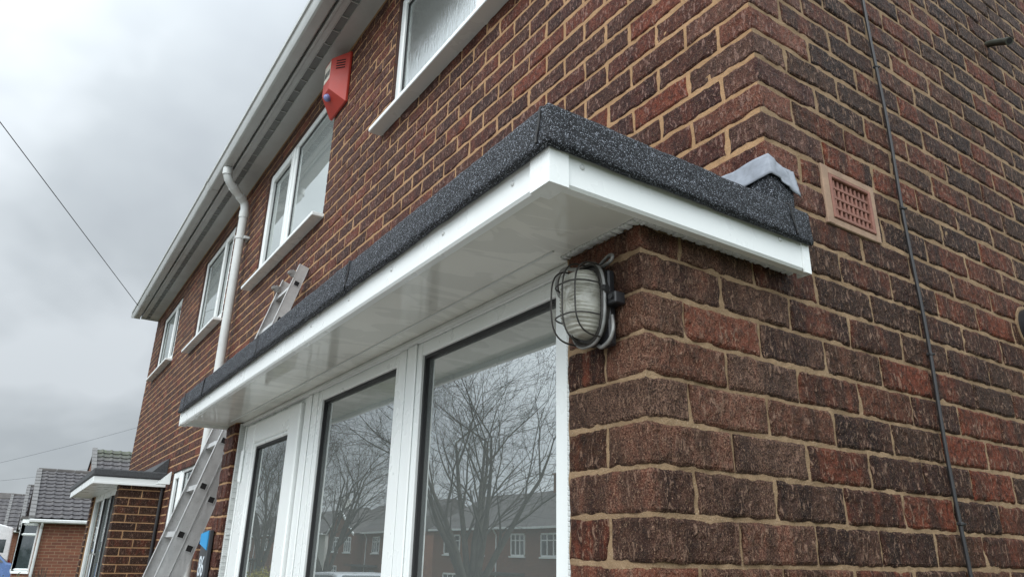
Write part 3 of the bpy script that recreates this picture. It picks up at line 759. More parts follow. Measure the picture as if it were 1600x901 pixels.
# ------------------------------------------------------------------ the porch
porch = thing('flat_roof_porch', (-1.45, 0, -GZ), 'brick and white plastic porch with dark mineral felt flat roof, nearest the camera', 'porch')
XL, XR, YF, YB = -2.93, 0.0509, -0.2369, 0.4207   # fascia faces
ZB, ZT = 0.187, 0.250
def porch_brick():
    mb = MB(); pp = cpath(0, 0)
    for c in range(int(round(-GZ / CP)), 3):
        z0, z1 = c * CP, min((c + 1) * CP, 0.205); ev = c % 2 == 0
        near = 0.85 if z0 > -0.45 else 0.5
        res = 0.0062 if z0 > -0.65 else 0
        sj = [(-BP if ev else -BP)] ; spans = []
        if ev: spans = [(-0.2155, BP / 2), (BP / 2, BP * 1.5)]
        else: spans = [(-0.2155, -BP / 2), (-BP / 2, BP), (BP, BP * 2)]
        for a, b in spans:
            if a > P + 0.1: continue
            rr = rng.random(2); m = (a + b) / 2
            if b <= 0.01: rr[0] = 0.55 + .35 * rr[0]; nn = 0.12
            else: nn = near * (0.6 + 0.5 * rng.random())
            z1w = min(z1, 0.203)
            brick(mb, pp, a, b, z0, z1w, res, (rr[0], rr[1], nn), 0)
        # pier end face to the window reveal, seen edge on
        if z0 > -1.9:
            rr = rng.random(2); brick(mb, fpath(-0.2155, 0.10, -90), 0.0, 0.0985, z0, min(z1, .203), 0.012 if z0 > -.65 else 0, (0.6 * rr[0] + .3, rr[1], 0), 0)
    S = list(arange(-0.2135, -0.008, 0.006)) + [-0.006, -0.004, -0.002, 0, 0.002, 0.004, 0.006] + list(arange(0.010, P + .002, 0.006))
    Z = list(arange(-0.7, 0.203, 0.006)) + list(arange(-GZ, -0.7, 0.06))
    mortar(mb, pp, S, Z, [], 1, amp=0.0022, depth=0.0045)
    w = mb.build('side_wall', ['brick_porch', 'mortar_gable'], porch, recalc=False)
    # far pier
    mb = MB(); x0, x1, y0 = -2.945, -2.762, -0.018
    for c in range(int(round(-GZ / CP)), 3):
        z0, z1 = c * CP, min((c + 1) * CP, 0.203)
        rr = rng.random(2); d = 0.09 if c % 2 else 0.0
        sp = [(0, x1 - x0)] if c % 2 else [(0, 0.11), (0.11, x1 - x0)]
        for a, b in sp: rr = rng.random(2); brick(mb, fpath(x0, y0), a, b, z0, z1, 0.02, (0.5 * rr[0] + .2, rr[1], 0.15 if z0 < 0 else 0), 0)
        brick(mb, fpath(x1, y0), 0.0, 0.05, z0, z1, 0, (0.3, rr[1], 0), 0) if False else None
        brick(mb, fpath(x1, y0, 90), 0.002, 0.075, z0, z1, 0.02, (0.5 * rr[0] + .1, rr[1], 0), 0)
        brick(mb, fpath(x0, P, -90), 0.0, P + 0.016, z0, z1, 0, (0.5 * rr[0] + .2, rr[1], 0), 0)
    mb.box(x0 + .006, x1 - .006, y0 + .006, 0.07, -GZ, 0.203, 1); mb.box(x0 + .006, x0 + .10, 0.07, P, -GZ, 0.203, 1)
    mb.col = [np.zeros((len(v), 3)) if k is None else k for v, k in zip(mb.v, mb.col)]
    mb.build('pier', ['brick_front', 'mortar_front'], porch, recalc=False)
porch_brick()

def porch_roof():
    # soffit, with a raised quadrant trim at the frame
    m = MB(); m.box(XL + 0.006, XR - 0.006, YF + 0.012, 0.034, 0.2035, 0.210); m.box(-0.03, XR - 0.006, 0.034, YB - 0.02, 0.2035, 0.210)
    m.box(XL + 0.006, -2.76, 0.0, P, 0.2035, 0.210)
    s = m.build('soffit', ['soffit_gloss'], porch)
    t = MB(); t.box(-2.76, -0.2, 0.012, 0.026, 0.186, 0.2035, bev=0.005); t.box(-2.76, -0.2, -0.045, -0.039, 0.2015, 0.2035, bev=0.0008); t.build('trim_strip', ['upvc_dull'], s)
    # sealant bead ragged against the side wall
    sb = MB()
    for i in range(70):
        y = -0.012 + i * 0.0062; h = 0.0045 + 0.004 * rng.random()
        sb.box(0.0, 0.012 + 0.004 * rng.random(), y, y + 0.0075, 0.2035 - h, 0.204, bev=0.002)
    for i in range(36):
        x = -0.2155 + i * 0.0062; sb.box(x, x + 0.0075, -0.014 - 0.004 * rng.random(), 0.001, 0.2035 - 0.003 - 0.005 * rng.random(), 0.204, bev=0.002)
    autosmooth(sb.build('sealant', ['upvc_dull'], s), 60)
    # fascia boards
    f = MB(); th = 0.010
    lip = lambda: None
    f.prism([(YF, ZT + .01), (YF, ZB + 0.005), (YF + 0.004, ZB), (YF + 0.020, ZB), (YF + 0.020, 0.2035), (YF + th, 0.2035), (YF + th, ZT + .01)], 'x', XL, XR - 0.001)
    f.prism([(XR, ZT + .01), (XR, ZB + 0.005), (XR - 0.004, ZB), (XR - 0.020, ZB), (XR - 0.020, 0.2035), (XR - th, 0.2035), (XR - th, ZT + .01)], 'y', YF + 0.001, YB)
    f.prism([(XL, ZT + .01), (XL, ZB), (XL + 0.012, ZB), (XL + 0.012, ZT + .01)], 'y', YF + 0.021, P - 0.001)
    fa = autosmooth(f.build('fascia', ['upvc'], porch), 30)
    c = MB(); w1, w2, e = 0.048, 0.034, 0.005
    c.prism([(XR + e, YF - e), (XR - w1, YF - e), (XR - w1, YF + 0.0), (XR, YF + 0.0), (XR, YF + w2), (XR + e, YF + w2)], 'z', ZB - 0.004, ZT + 0.008)
    c.box(XR - w1 + .0005, XR + .001, YF - .001, YF + w2 - .0005, ZB - 0.0035, ZB + 0.002)
    c.build('corner_trim', ['upvc'], fa)
    c = MB(); c.prism([(XR + .0003, YB - .020), (XR + .0035, YB - .020), (XR + .0035, YB + .003), (XR - .03, YB + .003), (XR - .03, YB + .0003), (XR + .0003, YB + .0003)], 'z', ZB - .004, ZT + .006); c.build('corner_trim', ['upvc'], fa)
    c = MB(); c.prism([(XL - .004, YF - .004), (XL + .010, YF - .004), (XL + .010, YF - .0005), (XL - .0003, YF - .0005), (XL - .0003, YF + .03), (XL - .004, YF + .03)], 'z', ZB - .004, ZT + .006); c.build('corner_trim', ['upvc'], fa)
    def pin(x, y, z, axis):
        p = MB(); n = 12
        for k, (r, h) in enumerate(((0.0052, 0), (0.0050, 0.0012), (0.0034, 0.0026), (0.0008, 0.0032))):
            ring = [(x + r * math.cos(2 * math.pi * i / n), y - h, z + r * math.sin(2 * math.pi * i / n)) if axis == 'y' else (x + h, y + r * math.cos(2 * math.pi * i / n), z + r * math.sin(2 * math.pi * i / n)) for i in range(n)]
            p.v.append(np.array(ring)); p.col.append(np.zeros((n, 3)))
        for k in range(3):
            for i in range(n): p.f.append([k * n + i, k * n + (i + 1) % n, (k + 1) * n + (i + 1) % n, (k + 1) * n + i]); p.mi.append(0)
        p.f.append([3 * n + i for i in range(n)]); p.mi.append(0); p.n = 4 * n
        p.build('fixing_pin', ['upvc_dull'], fa, smooth=True)
    for x in (-0.055, -0.30, -0.54, -0.79, -1.07, -1.40, -1.82, -2.32, -2.80): pin(x, YF, 0.228 if x > -.1 else .226, 'y')
    pin(XR, -0.172, 0.232, 'x'); pin(XR, 0.335, 0.238, 'x')
porch_roof()

def felt():
    """draped mineral felt: a section swept round three sides, in overlapping lengths"""
    prof = [(0.002, 0.247), (0.009, 0.2425), (0.0150, 0.2440), (0.0168, 0.250), (0.0155, 0.262), (0.0140, 0.285), (0.0132, 0.312), (0.0112, 0.3165), (0.0045, 0.3182), (-0.006, 0.3185), (-0.03, 0.3160), (-0.09, 0.3145), (-0.16, 0.3150)]
    def sweep(mb, pts, extra=0.0, step=0.010, seed=0, ends=True):
        # pts: plan polyline of the fascia face, outward on the right
        dirs = []; P2 = [np.array(p, float) for p in pts]
        segs = [(P2[i + 1] - P2[i]) for i in range(len(P2) - 1)]; nrm = [np.array([s[1], -s[0]]) / np.hypot(*s) for s in segs]
        rows = []
        for i, s in enumerate(segs):
            Ln = np.hypot(*s); n = max(2, int(Ln / step)); 
            for k in range(n + (1 if i == len(segs) - 1 else 0)):
                t = k / n; p = P2[i] + s * t
                if k == 0 and i > 0: nn = (nrm[i - 1] + nrm[i]); nn = nn / (1 + nrm[i - 1] @ nrm[i])
                else: nn = nrm[i]
                rows.append((p, nn, (i, t, Ln)))
        V = []
        for (p, nn, q) in rows:
            for j, (o, z) in enumerate(prof):
                if o < -0.005:   # inner strip: keep it from crossing at the corners
                    i, t, Ln = q
                    room = 10
                    if len(segs) > 1:
                        if i < len(segs) - 1: room = min(room, (1 - t) * Ln)
                        if i > 0: room = min(room, t * Ln)
                    o2 = -min(-o, max(room, 0.0) + 0.006) if room < 10 else o
                else: o2 = o + extra
                a = np.array([p[0] + nn[0] * o2, p[1] + nn[1] * o2, z + (extra if o < 0 else 0)])
                wav = vnoise(a[0] * 9 + seed, a[1] * 9, a[2] * 5)
                w2 = vnoise(a[0] * 40 + seed, a[1] * 40, a[2] * 40)
                amp = 0.0016 if j > 0 else 0.001
                V.append((a[0] + nn[0] * amp * (wav + .6 * w2) * (o > -.01), a[1] + nn[1] * amp * (wav + .6 * w2) * (o > -.01), a[2] + 0.0014 * vnoise(a[0] * 12, a[1] * 12, seed + j * .3) + 0.0008 * w2))
        m = len(prof); F = [[i * m + j, (i + 1) * m + j, (i + 1) * m + j + 1, i * m + j + 1] for i in range(len(rows) - 1) for j in range(m - 1)]
        mb.add(V, F, 0)
    m = MB()
    # base layer, all round
    sweep(m, [(XL, P), (XL, YF), (XR, YF), (XR, YB + 0.004)], 0, seed=1)
    # overlapping lengths, each a little proud
    sweep(m, [(-0.175, YF), (XR - 0.0, YF), (XR, -0.2)], 0.0040, seed=5)
    sweep(m, [(XR, -0.21), (XR, 0.365)], 0.0030, seed=9)
    for a, b, e in ((-0.77, -0.17, 0.0030), (-1.58, -0.78, 0.0045), (-2.40, -1.59, 0.0030), (-2.80, -2.41, 0.0045)): sweep(m, [(a, YF), (b, YF)], e, seed=a * 3)
    o = m.build('roof_felt', ['mineral_felt'], porch, smooth=True, recalc=False)
    so_ = o.modifiers.new('thickness', 'SOLIDIFY'); so_.thickness = 0.0035; so_.offset = -1
    t = MB()
    X = list(np.arange(XL + .02, XR - .0, 0.05)); 
    t.box(XL + 0.012, XR - 0.012, YF + 0.02, P - 0.002, 0.262, 0.3135)
    t.box(0.008, XR - 0.012, P - 0.002, YB, 0.262, 0.3135)
    t.build('roof_deck', ['mineral_felt'], porch)
    # bitumen bleeding out along each lap
    for k, (sx, sy) in enumerate(((-0.77, 0), (-1.58, 0), (-2.40, 0), (-2.80, 0), (0.045, 0), (0, 0.362))):
        b = MB(); pts = []
        for j in range(3, 12):
            o_, z = prof[j] if j < len(prof) else prof[-1]; w = 0.004 * vnoise(np.array(z * 60.), np.array(k * 7.), np.array(0.))
            if o_ < -.04: break
            lean = (z - .28) * (-.15 if k % 2 else .12)
            pts.append((sx + w + lean, YF - o_ - .0046, z + .0005) if sx else (XR + o_ + .0042, sy + w + lean, z + .0005))
        b.tube(smooth_pts(pts, 3), 0.0023, 6); b.build('lap_seam', ['felt_cut'], o, smooth=True)
    # upstand against the walls
    u = MB()
    def strip(pts, z0s, z1s, off, th, mb):
        # pts along plan (list), z per point
        n = len(pts); V = []
        for k in range(n):
            (x, y, nx, ny) = pts[k]
            V += [(x + nx * (off + th * 2.2), y + ny * (off + th * 2.2), z0s[k]), (x + nx * (off + th), y + ny * (off + th), z0s[k] + 0.012), (x + nx * (off + th), y + ny * (off + th), z1s[k]), (x + nx * off, y + ny * off, z1s[k] + 0.001)]
        F = [[4 * k + j, 4 * (k + 1) + j, 4 * (k + 1) + j + 1, 4 * k + j + 1] for k in range(n - 1) for j in range(3)]
        mb.add(V, F, 0)
    pts = [(x, P, 0, -1) for x in np.linspace(-2.9, -0.012, 120)] + [(0.0, P + 0.0, .38, -.92), (0.0, P, .71, -.71), (0.0, P, .92, -.38)] + [(0, y, 1, 0) for y in np.linspace(P + 0.008, 0.462, 10)]
    n = len(pts)
    z1 = [0.437 + 0.004 * vnoise(np.array(p[0] * 8), np.array(p[1] * 8), np.array(0.)) for p in pts]
    for k in range(n):
        if pts[k][2] == 1: z1[k] = 0.437 - (pts[k][1] - P) * 0.45
    strip(pts, [0.312] * n, z1, 0.004, 0.006, u)
    u.build('felt_upstand', ['mineral_felt'], o, recalc=False)
    # lead / flashing cover dressed round the house corner
    l = MB(); V = []; m_ = 9
    lp = [(x, P, 0, -1) for x in np.linspace(-2.9, -0.016, 150)] + [(0, P, .62, -.78), (0, P, .78, -.62)] + [(0, y, 1, 0) for y in np.linspace(P + 0.010, 0.478, 14)]
    for k, (x, y, nx, ny) in enumerate(lp):
        side = nx > .9
        zt = 0.478 + 0.003 * math.sin(x * 60 + y * 40) - ((y - P) * 0.26 if side else 0); zb = 0.420 + 0.003 * math.sin(x * 37 + 1) - ((y - P) * 0.42 if side else 0)
        for j in range(m_):
            t = j / (m_ - 1); z = zb + (zt - zb) * t
            off = 0.017 - 0.013 * t + 0.0035 * vnoise(np.array(x * 70. + 5), np.array(y * 80.), np.array(z * 45.)) + 0.0015 * vnoise(np.array(x * 220.), np.array(y * 220.), np.array(z * 180.)) + (0.004 if .5 < nx < .8 else 0)
            V.append((x + nx * off, y + ny * off, z))
    F = [[k * m_ + j, (k + 1) * m_ + j, (k + 1) * m_ + j + 1, k * m_ + j + 1] for k in range(len(lp) - 1) for j in range(m_ - 1)]
    l.add(V, F); q = l.build('flashing', ['lead'], o, smooth=True, recalc=False)
    so_ = q.modifiers.new('thickness', 'SOLIDIFY'); so_.thickness = 0.002
felt()

def porch_glazing():
    ZH = 0.188; Z0 = -GZ + 0.05; yf = 0.030; dp = 0.06
    m = MB()
    def member(x0, x1, z0, z1, y=yf, d=dp, grooves=True, vert=True):
        m.box(x0, x1, y, y + d, z0, z1, bev=0.003)
        if grooves and vert:
            w = x1 - x0; k = 0.34
            m.box(x0 + w * k, x1 - w * k, y - 0.005, y - 0.0003, z0 + .002, z1 - .002, bev=0.002)
    gl = []
    member(-2.758, -2.700, Z0, ZH)                 # left jamb
    member(-1.885, -1.700, Z0, ZH, grooves=False)  # mullion between door and middle pane
    m.box(-1.842, -1.800, yf - 0.006, yf - .0003, Z0, ZH, bev=0.003); m.box(-1.790, -1.735, yf - 0.003, yf - .0003, Z0, ZH, bev=0.002)
    member(-1.070, -0.905, Z0, ZH, grooves=False)
    m.box(-1.043, -0.998, yf - 0.003, yf - .0003, Z0, ZH, bev=0.002); m.box(-0.985, -0.930, yf - 0.006, yf - .0003, Z0, ZH, bev=0.003)
    member(-0.290, -0.206, Z0, ZH, grooves=False)
    m.box(-2.70, -1.885, yf + .0015, yf + dp, 0.168, ZH, bev=0.003)
    m.box(-1.70, -1.07, yf + .0015, yf + dp, 0.150, ZH, bev=0.003); m.box(-0.905, -0.29, yf + .0015, yf + dp, 0.150, ZH, bev=0.003)
    m.box(-1.70, -1.07, yf + .0015, yf + dp, Z0, Z0 + .06, bev=0.003); m.box(-0.905, -0.29, yf + .0015, yf + dp, Z0, Z0 + .06, bev=0.003)
    m.box(-2.758, -0.206, yf - .004, yf + dp, ZH + .0003, 0.2033, bev=0.002)
    m.box(-2.75, -0.21, 0.0, yf + dp, -GZ, Z0 - .0003, bev=0.003)
    fr = m.build('window_frame', ['upvc'], porch)
    def pane(x0, x1, z0, z1, par, y=yf + 0.022):
        g = MB(); e = 0.009
        g.box(x0 - .001, x0 + e, y - 0.012, y + 0.008, z0, z1); g.box(x1 - e, x1 + .001, y - 0.012, y + 0.008, z0, z1)
        g.box(x0 + e, x1 - e, y - 0.012, y + 0.008, z0 - .001, z0 + e); g.box(x0 + e, x1 - e, y - 0.012, y + 0.008, z1 - e, z1 + .001)
        g.build('gasket', ['gasket'], par)
        q = MB(); q.box(x0, x1, y, y + 0.004, z0, z1); q.build('glass', ['glass'], par)
    pane(-0.905, -0.290, Z0 + .06, 0.150, fr); pane(-1.70, -1.07, Z0 + .06, 0.150, fr)
    # narrow strip of glass / gap beside the door, and the door leaf itself
    pane(-2.700, -2.655, Z0 + .02, 0.150, fr)
    d = MB(); y0 = 0.014; x0, x1 = -2.648, -1.893; st = 0.125; zt = 0.172; zb = Z0 + .012
    d.box(x0, x0 + st, y0, y0 + 0.055, zb, zt, bev=0.005); d.box(x1 - st, x1, y0, y0 + 0.055, zb, zt, bev=0.005)
    d.box(x0 + st, x1 - st, y0 + .0015, y0 + 0.055, 0.082, zt, bev=0.005); d.box(x0 + st, x1 - st, y0 + .0015, y0 + 0.055, zb, zb + 0.14, bev=0.005)
    # glazing bead inside the leaf
    for a, b, c, e in ((x0 + st, x0 + st + .018, zb + .14, .082), (x1 - st - .018, x1 - st, zb + .14, .082)): d.box(a, b, y0 + .006, y0 + .03, c, e, bev=0.004)
    d.box(x0 + st + .018, x1 - st - .018, y0 + .006, y0 + .03, .066, .082, bev=0.004)
    dr = d.build('door', ['upvc'], porch)
    pane(x0 + st + .018, x1 - st - .018, zb + .14, 0.066, dr, y0 + 0.026)
    g = MB(); g.box(x1 + .0005, x1 + .0075, y0 + .02, y0 + .03, zb, zt); g.box(x0 - .0065, x0 - .0005, y0 + .02, y0 + .03, zb, zt); g.build('gasket', ['gasket'], dr)
    for z in (0.0, -0.9, -1.6):
        h = MB(); h.box(x0 - 0.012, x0 + 0.016, y0 - 0.014, y0 + .0, z - 0.085, z + 0.065, bev=0.006); h.build('hinge', ['upvc'], dr)
    h = MB(); h.box(x1 - 0.08, x1 - 0.045, y0 - 0.010, y0, -1.05, -0.80, bev=0.005); h.tube([(x1 - .0625, y0 - .012, -.9), (x1 - .0625, y0 - .05, -.9), (x1 - .15, y0 - .055, -.9)], 0.009, 8); autosmooth(h.build('handle', ['upvc'], dr))
    # ragged sealant between frame and pier
    s = MB()
    for i in range(150):
        z = 0.198 - i * 0.009; w = 0.004 + 0.006 * rng.random()
        s.box(-0.2235, -0.2155 + w * .4, 0.006, 0.031, z - 0.0095, z, bev=0.002)
    s.build('sealant', ['upvc_dull'], porch)
    s = MB()
    for i in range(150):
        z = 0.198 - i * 0.009; s.box(-2.765, -2.752 + 0.004 + 0.006 * rng.random(), 0.004, 0.031, z - 0.0095, z, bev=0.002)
    s.build('sealant', ['upvc_dull'], porch)
porch_glazing()

# ------------------------------------------------------------------ bulkhead lamp
def lamp():
    cx, cz, y0 = -0.112, 0.068, -0.006
    t = thing('bulkhead_lamp', (cx, y0, cz), 'oval ribbed glass bulkhead lamp in a wire cage on the brick corner under the soffit', 'lamp')
    hw, hh = 0.042, 0.072
    def oval(a, b, n=40, p=2.6):
        return [(math.copysign(abs(math.cos(2 * math.pi * i / n)) ** (2 / p), math.cos(2 * math.pi * i / n)) * a, math.copysign(abs(math.sin(2 * math.pi * i / n)) ** (2 / p), math.sin(2 * math.pi * i / n)) * b) for i in range(n)]
    def loft(rings, mb):
        n = len(rings[0]); V = [p for r in rings for p in r]
        F = [[k * n + i, k * n + (i + 1) % n, (k + 1) * n + (i + 1) % n, (k + 1) * n + i] for k in range(len(rings) - 1) for i in range(n)]
        F.append(list(range(n))); F.append([(len(rings) - 1) * n + i for i in range(n)]); mb.add(V, F)
    ring = lambda s, y, e=0: [(cx + a, y, cz + b) for a, b in oval(hw * s + e, hh * s + e)]
    b = MB(); loft([ring(1, y0 - 0.002, .004), ring(1, y0 - 0.022, .004), ring(1, y0 - 0.024, -.004)], b)
    autosmooth(b.build('base', ['dark_metal'], t))
    # glass body: ribs modelled as ridges
    g = MB(); rings = []; N = 220; M_ = 30; V = []
    for j in range(M_):
        u = j / (M_ - 1); y = y0 - 0.022 - 0.050 * math.sin(u * math.pi / 2) ; s = max(0.02, math.cos(u * math.pi / 2) ** 0.42)
        for i, (a, c) in enumerate(oval((hw - 0.006) * s, (hh - 0.006) * s, N)):
            rib = 0.0013 * math.cos(c * 2 * math.pi / 0.0068)
            V.append((cx + a * (1 + rib * 14), y - rib * 1.4, cz + c))
    F = [[j * N + i, j * N + (i + 1) % N, (j + 1) * N + (i + 1) % N, (j + 1) * N + i] for j in range(M_ - 1) for i in range(N)]
    F.append([(M_ - 1) * N + i for i in range(N)]); g.add(V, F); g.build('glass', ['lamp_lens'], t, smooth=True)
    inner = MB(); loft([[(cx + a, y0 - .026, cz + c) for a, c in oval(hw * .75, hh * .75)], [(cx + a, y0 - .03, cz + c) for a, c in oval(hw * .75, hh * .75)]], inner)
    inner.build('reflector', ['grey_ring'], t)
    # wire cage
    w = MB()
    rr = [(cx + a, y0 - .027, cz + c) for a, c in oval(hw + 0.004, hh + 0.004, 48)]; w.tube(rr + [rr[0]], 0.0030, 6, cap=False)
    def hoop(dx, rx=0.0016):
        k = math.sqrt(max(0, 1 - (dx / (hw + .008)) ** 2)) ** .8; H = (hh + 0.004) * (0.62 + .38 * k); D = 0.058 * (0.86 + .14 * k)
        pts = []
        for i in range(25):
            a = math.pi * i / 24; q = 3.2
            pts.append((cx + dx, y0 - 0.026 - D * abs(math.sin(a)) ** (2 / q), cz + math.copysign(abs(math.cos(a)) ** (2 / q), math.cos(a)) * H))
        w.tube(pts, rx, 6)
    for dx in (-0.033, 0.002, 0.036): hoop(dx)
    for dz in (0.030, -0.030):
        k = 0.93; pts = []
        for i in range(25):
            a = math.pi * i / 24; q = 3.0
            pts.append((cx + math.copysign(abs(math.cos(a)) ** (2 / q), math.cos(a)) * (hw + .004) * k, y0 - 0.026 - 0.056 * abs(math.sin(a)) ** (2 / q), cz + dz))
        w.tube(pts, 0.0015, 6)
    autosmooth(w.build('wire_cage', ['dark_metal'], t), 60)
    rg = MB(); r2 = [(cx + a, y0 - .0245, cz + c) for a, c in oval(hw + 0.0065, hh + 0.0065, 56)]; rg.tube(r2 + [r2[0]], 0.0036, 8, cap=False)
    autosmooth(rg.build('clamp_ring', ['grey_ring'], t), 60)
    k = MB(); k.box(cx + hw - 0.002, cx + hw + 0.030, y0 - .020, y0 + .004, cz - 0.012, cz + 0.010, bev=0.002); k.tube([(cx + hw + .006, y0 - .026, cz + .02), (cx + hw + .016, y0 - .026, cz + .016)], .006, 10)
    k.tube([(cx + hw + .020, y0 - .024, cz), (cx + hw + .020, y0 - .018, cz)], .005, 10); k.box(cx + .012, cx + hw + .004, y0 - .012, y0 + .004, cz - 0.082, cz + .06, bev=0.003)
    autosmooth(k.build('bracket', ['black_plastic'], t))
    c = MB(); pts = [(cx + 0.0, y0 - .012, cz + .074)] + [(cx - 0.078 + .030 * math.cos(a), y0 - .012 - .004 * math.sin(a), cz + .068 + .030 * math.sin(a)) for a in np.linspace(0.9, 4.9, 18)]
    c.tube(pts, 0.0038, 10); autosmooth(c.build('flex', ['grey_ring'], t), 60)
    c = MB(); c.tube(smooth_pts([(cx + .016, y0 - .004, cz + .080), (cx + .040, y0 - .006, cz + .088), (cx + .056, y0 - .010, cz + .084), (cx + .054, y0 - .012, cz + .074), (cx + .03, y0 - .010, cz + .070), (cx + .012, y0 - .006, cz + .071)]), 0.0034, 10); autosmooth(c.build('flex', ['grey_ring'], t), 60)
    c = MB(); c.tube(smooth_pts([(cx + .050, y0 - .010, cz - .03), (cx + .057, y0 - .014, cz - .055), (cx + .050, y0 - .016, cz - .075), (cx + .030, y0 - .016, cz - .084), (cx + .014, y0 - .012, cz - .078)]), 0.0038, 10); autosmooth(c.build('flex', ['grey_ring'], t), 60)
lamp()

# ------------------------------------------------------------------ alarm box
def alarm():
    x0, x1 = -3.205, -2.935; yb = P; yf = 0.297; z1, z0 = 2.650, 2.275
    t = thing('alarm_box', ((x0 + x1) / 2, yb, z0), 'red burglar alarm box with side louvres and a blue strobe, under the eaves', 'alarm box')
    m = MB(); fx0, fx1, fz0, fz1 = -3.150, -3.030, 2.385, 2.615
    V = [(x, yb - .001, z) for x, z in ((x0, z1), (x1, z1), (x1, z0), (x0, z0))] + [(x, yb - .016, z) for x, z in ((x0, z1), (x1, z1), (x1, z0), (x0, z0))] + [(x, yf, z) for x, z in ((fx0, fz1), (fx1, fz1), (fx1, fz0), (fx0, fz0))]; n = 4
    F = [[k * n + i, k * n + (i + 1) % n, (k + 1) * n + (i + 1) % n, (k + 1) * n + i] for k in range(2) for i in range(n)] + [[8, 9, 10, 11], [3, 2, 1, 0]]
    m.add(V, F); c = m.build('cover', ['alarm_red'], t)
    bv = c.modifiers.new('b', 'BEVEL'); bv.width = 0.003; bv.segments = 2
    for k in range(4):
        s = MB(); za = z1 - 0.055 - k * 0.019; pa = []
        for tt in (.22, .72):
            X = x1 + (fx1 - x1) * tt; Y = (yb - .016) + (yf - yb + .016) * tt; zz = za - .004 * tt; pa.append((X, Y, zz))
        (ax, ay, az), (bx, by, bz) = pa; h = .0075; o_ = .0012
        s.add([(ax + o_, ay - o_, az), (bx + o_, by - o_, bz), (bx + o_, by - o_, bz - h), (ax + o_, ay - o_, az - h), (ax - .004, ay, az), (bx - .004, by, bz), (bx - .004, by, bz - h), (ax - .004, ay, az - h)],
              [(0, 1, 2, 3), (4, 7, 6, 5), (0, 4, 5, 1), (3, 2, 6, 7), (0, 3, 7, 4), (1, 5, 6, 2)])
        s.build('louvre', ['void'], c)
    l = MB(); cx = (fx0 + fx1) / 2; l.box(cx - .052, cx + .052, yf - .0015, yf - .0002, 2.47, 2.60); l.build('label_panel', ['alarm_label'], t)
    for dx, w_ in ((-.045, .016), (-.022, .018), (.004, .014), (.026, .018)):
        q = MB(); q.box(cx + dx, cx + dx + w_, yf - .0025, yf - .0016, 2.50, 2.545); q.build('lettering', ['sign_slate'], t)
    b = MB(); n = 24; c0 = Vector((cx + .004, 0.318, 2.357)); nn = Vector((0, -.787, -.616)); e1 = Vector((1, 0, 0)); e2 = nn.cross(e1); V = []
    for k in range(9):
        a = max(0, k - 1) / 7 * math.pi / 2; r = 0.024 * math.cos(a) + 0.0005; h = (0.010 + 0.018 * math.sin(a)) if k else -.004
        V += [tuple(c0 + nn * h + e1 * r * math.cos(2 * math.pi * i / n) + e2 * r * math.sin(2 * math.pi * i / n)) for i in range(n)]
    F = [[k * n + i, k * n + (i + 1) % n, (k + 1) * n + (i + 1) % n, (k + 1) * n + i] for k in range(8) for i in range(n)]
    b.add(V, F); b.build('strobe', ['alarm_blue'], t, smooth=True)
alarm()

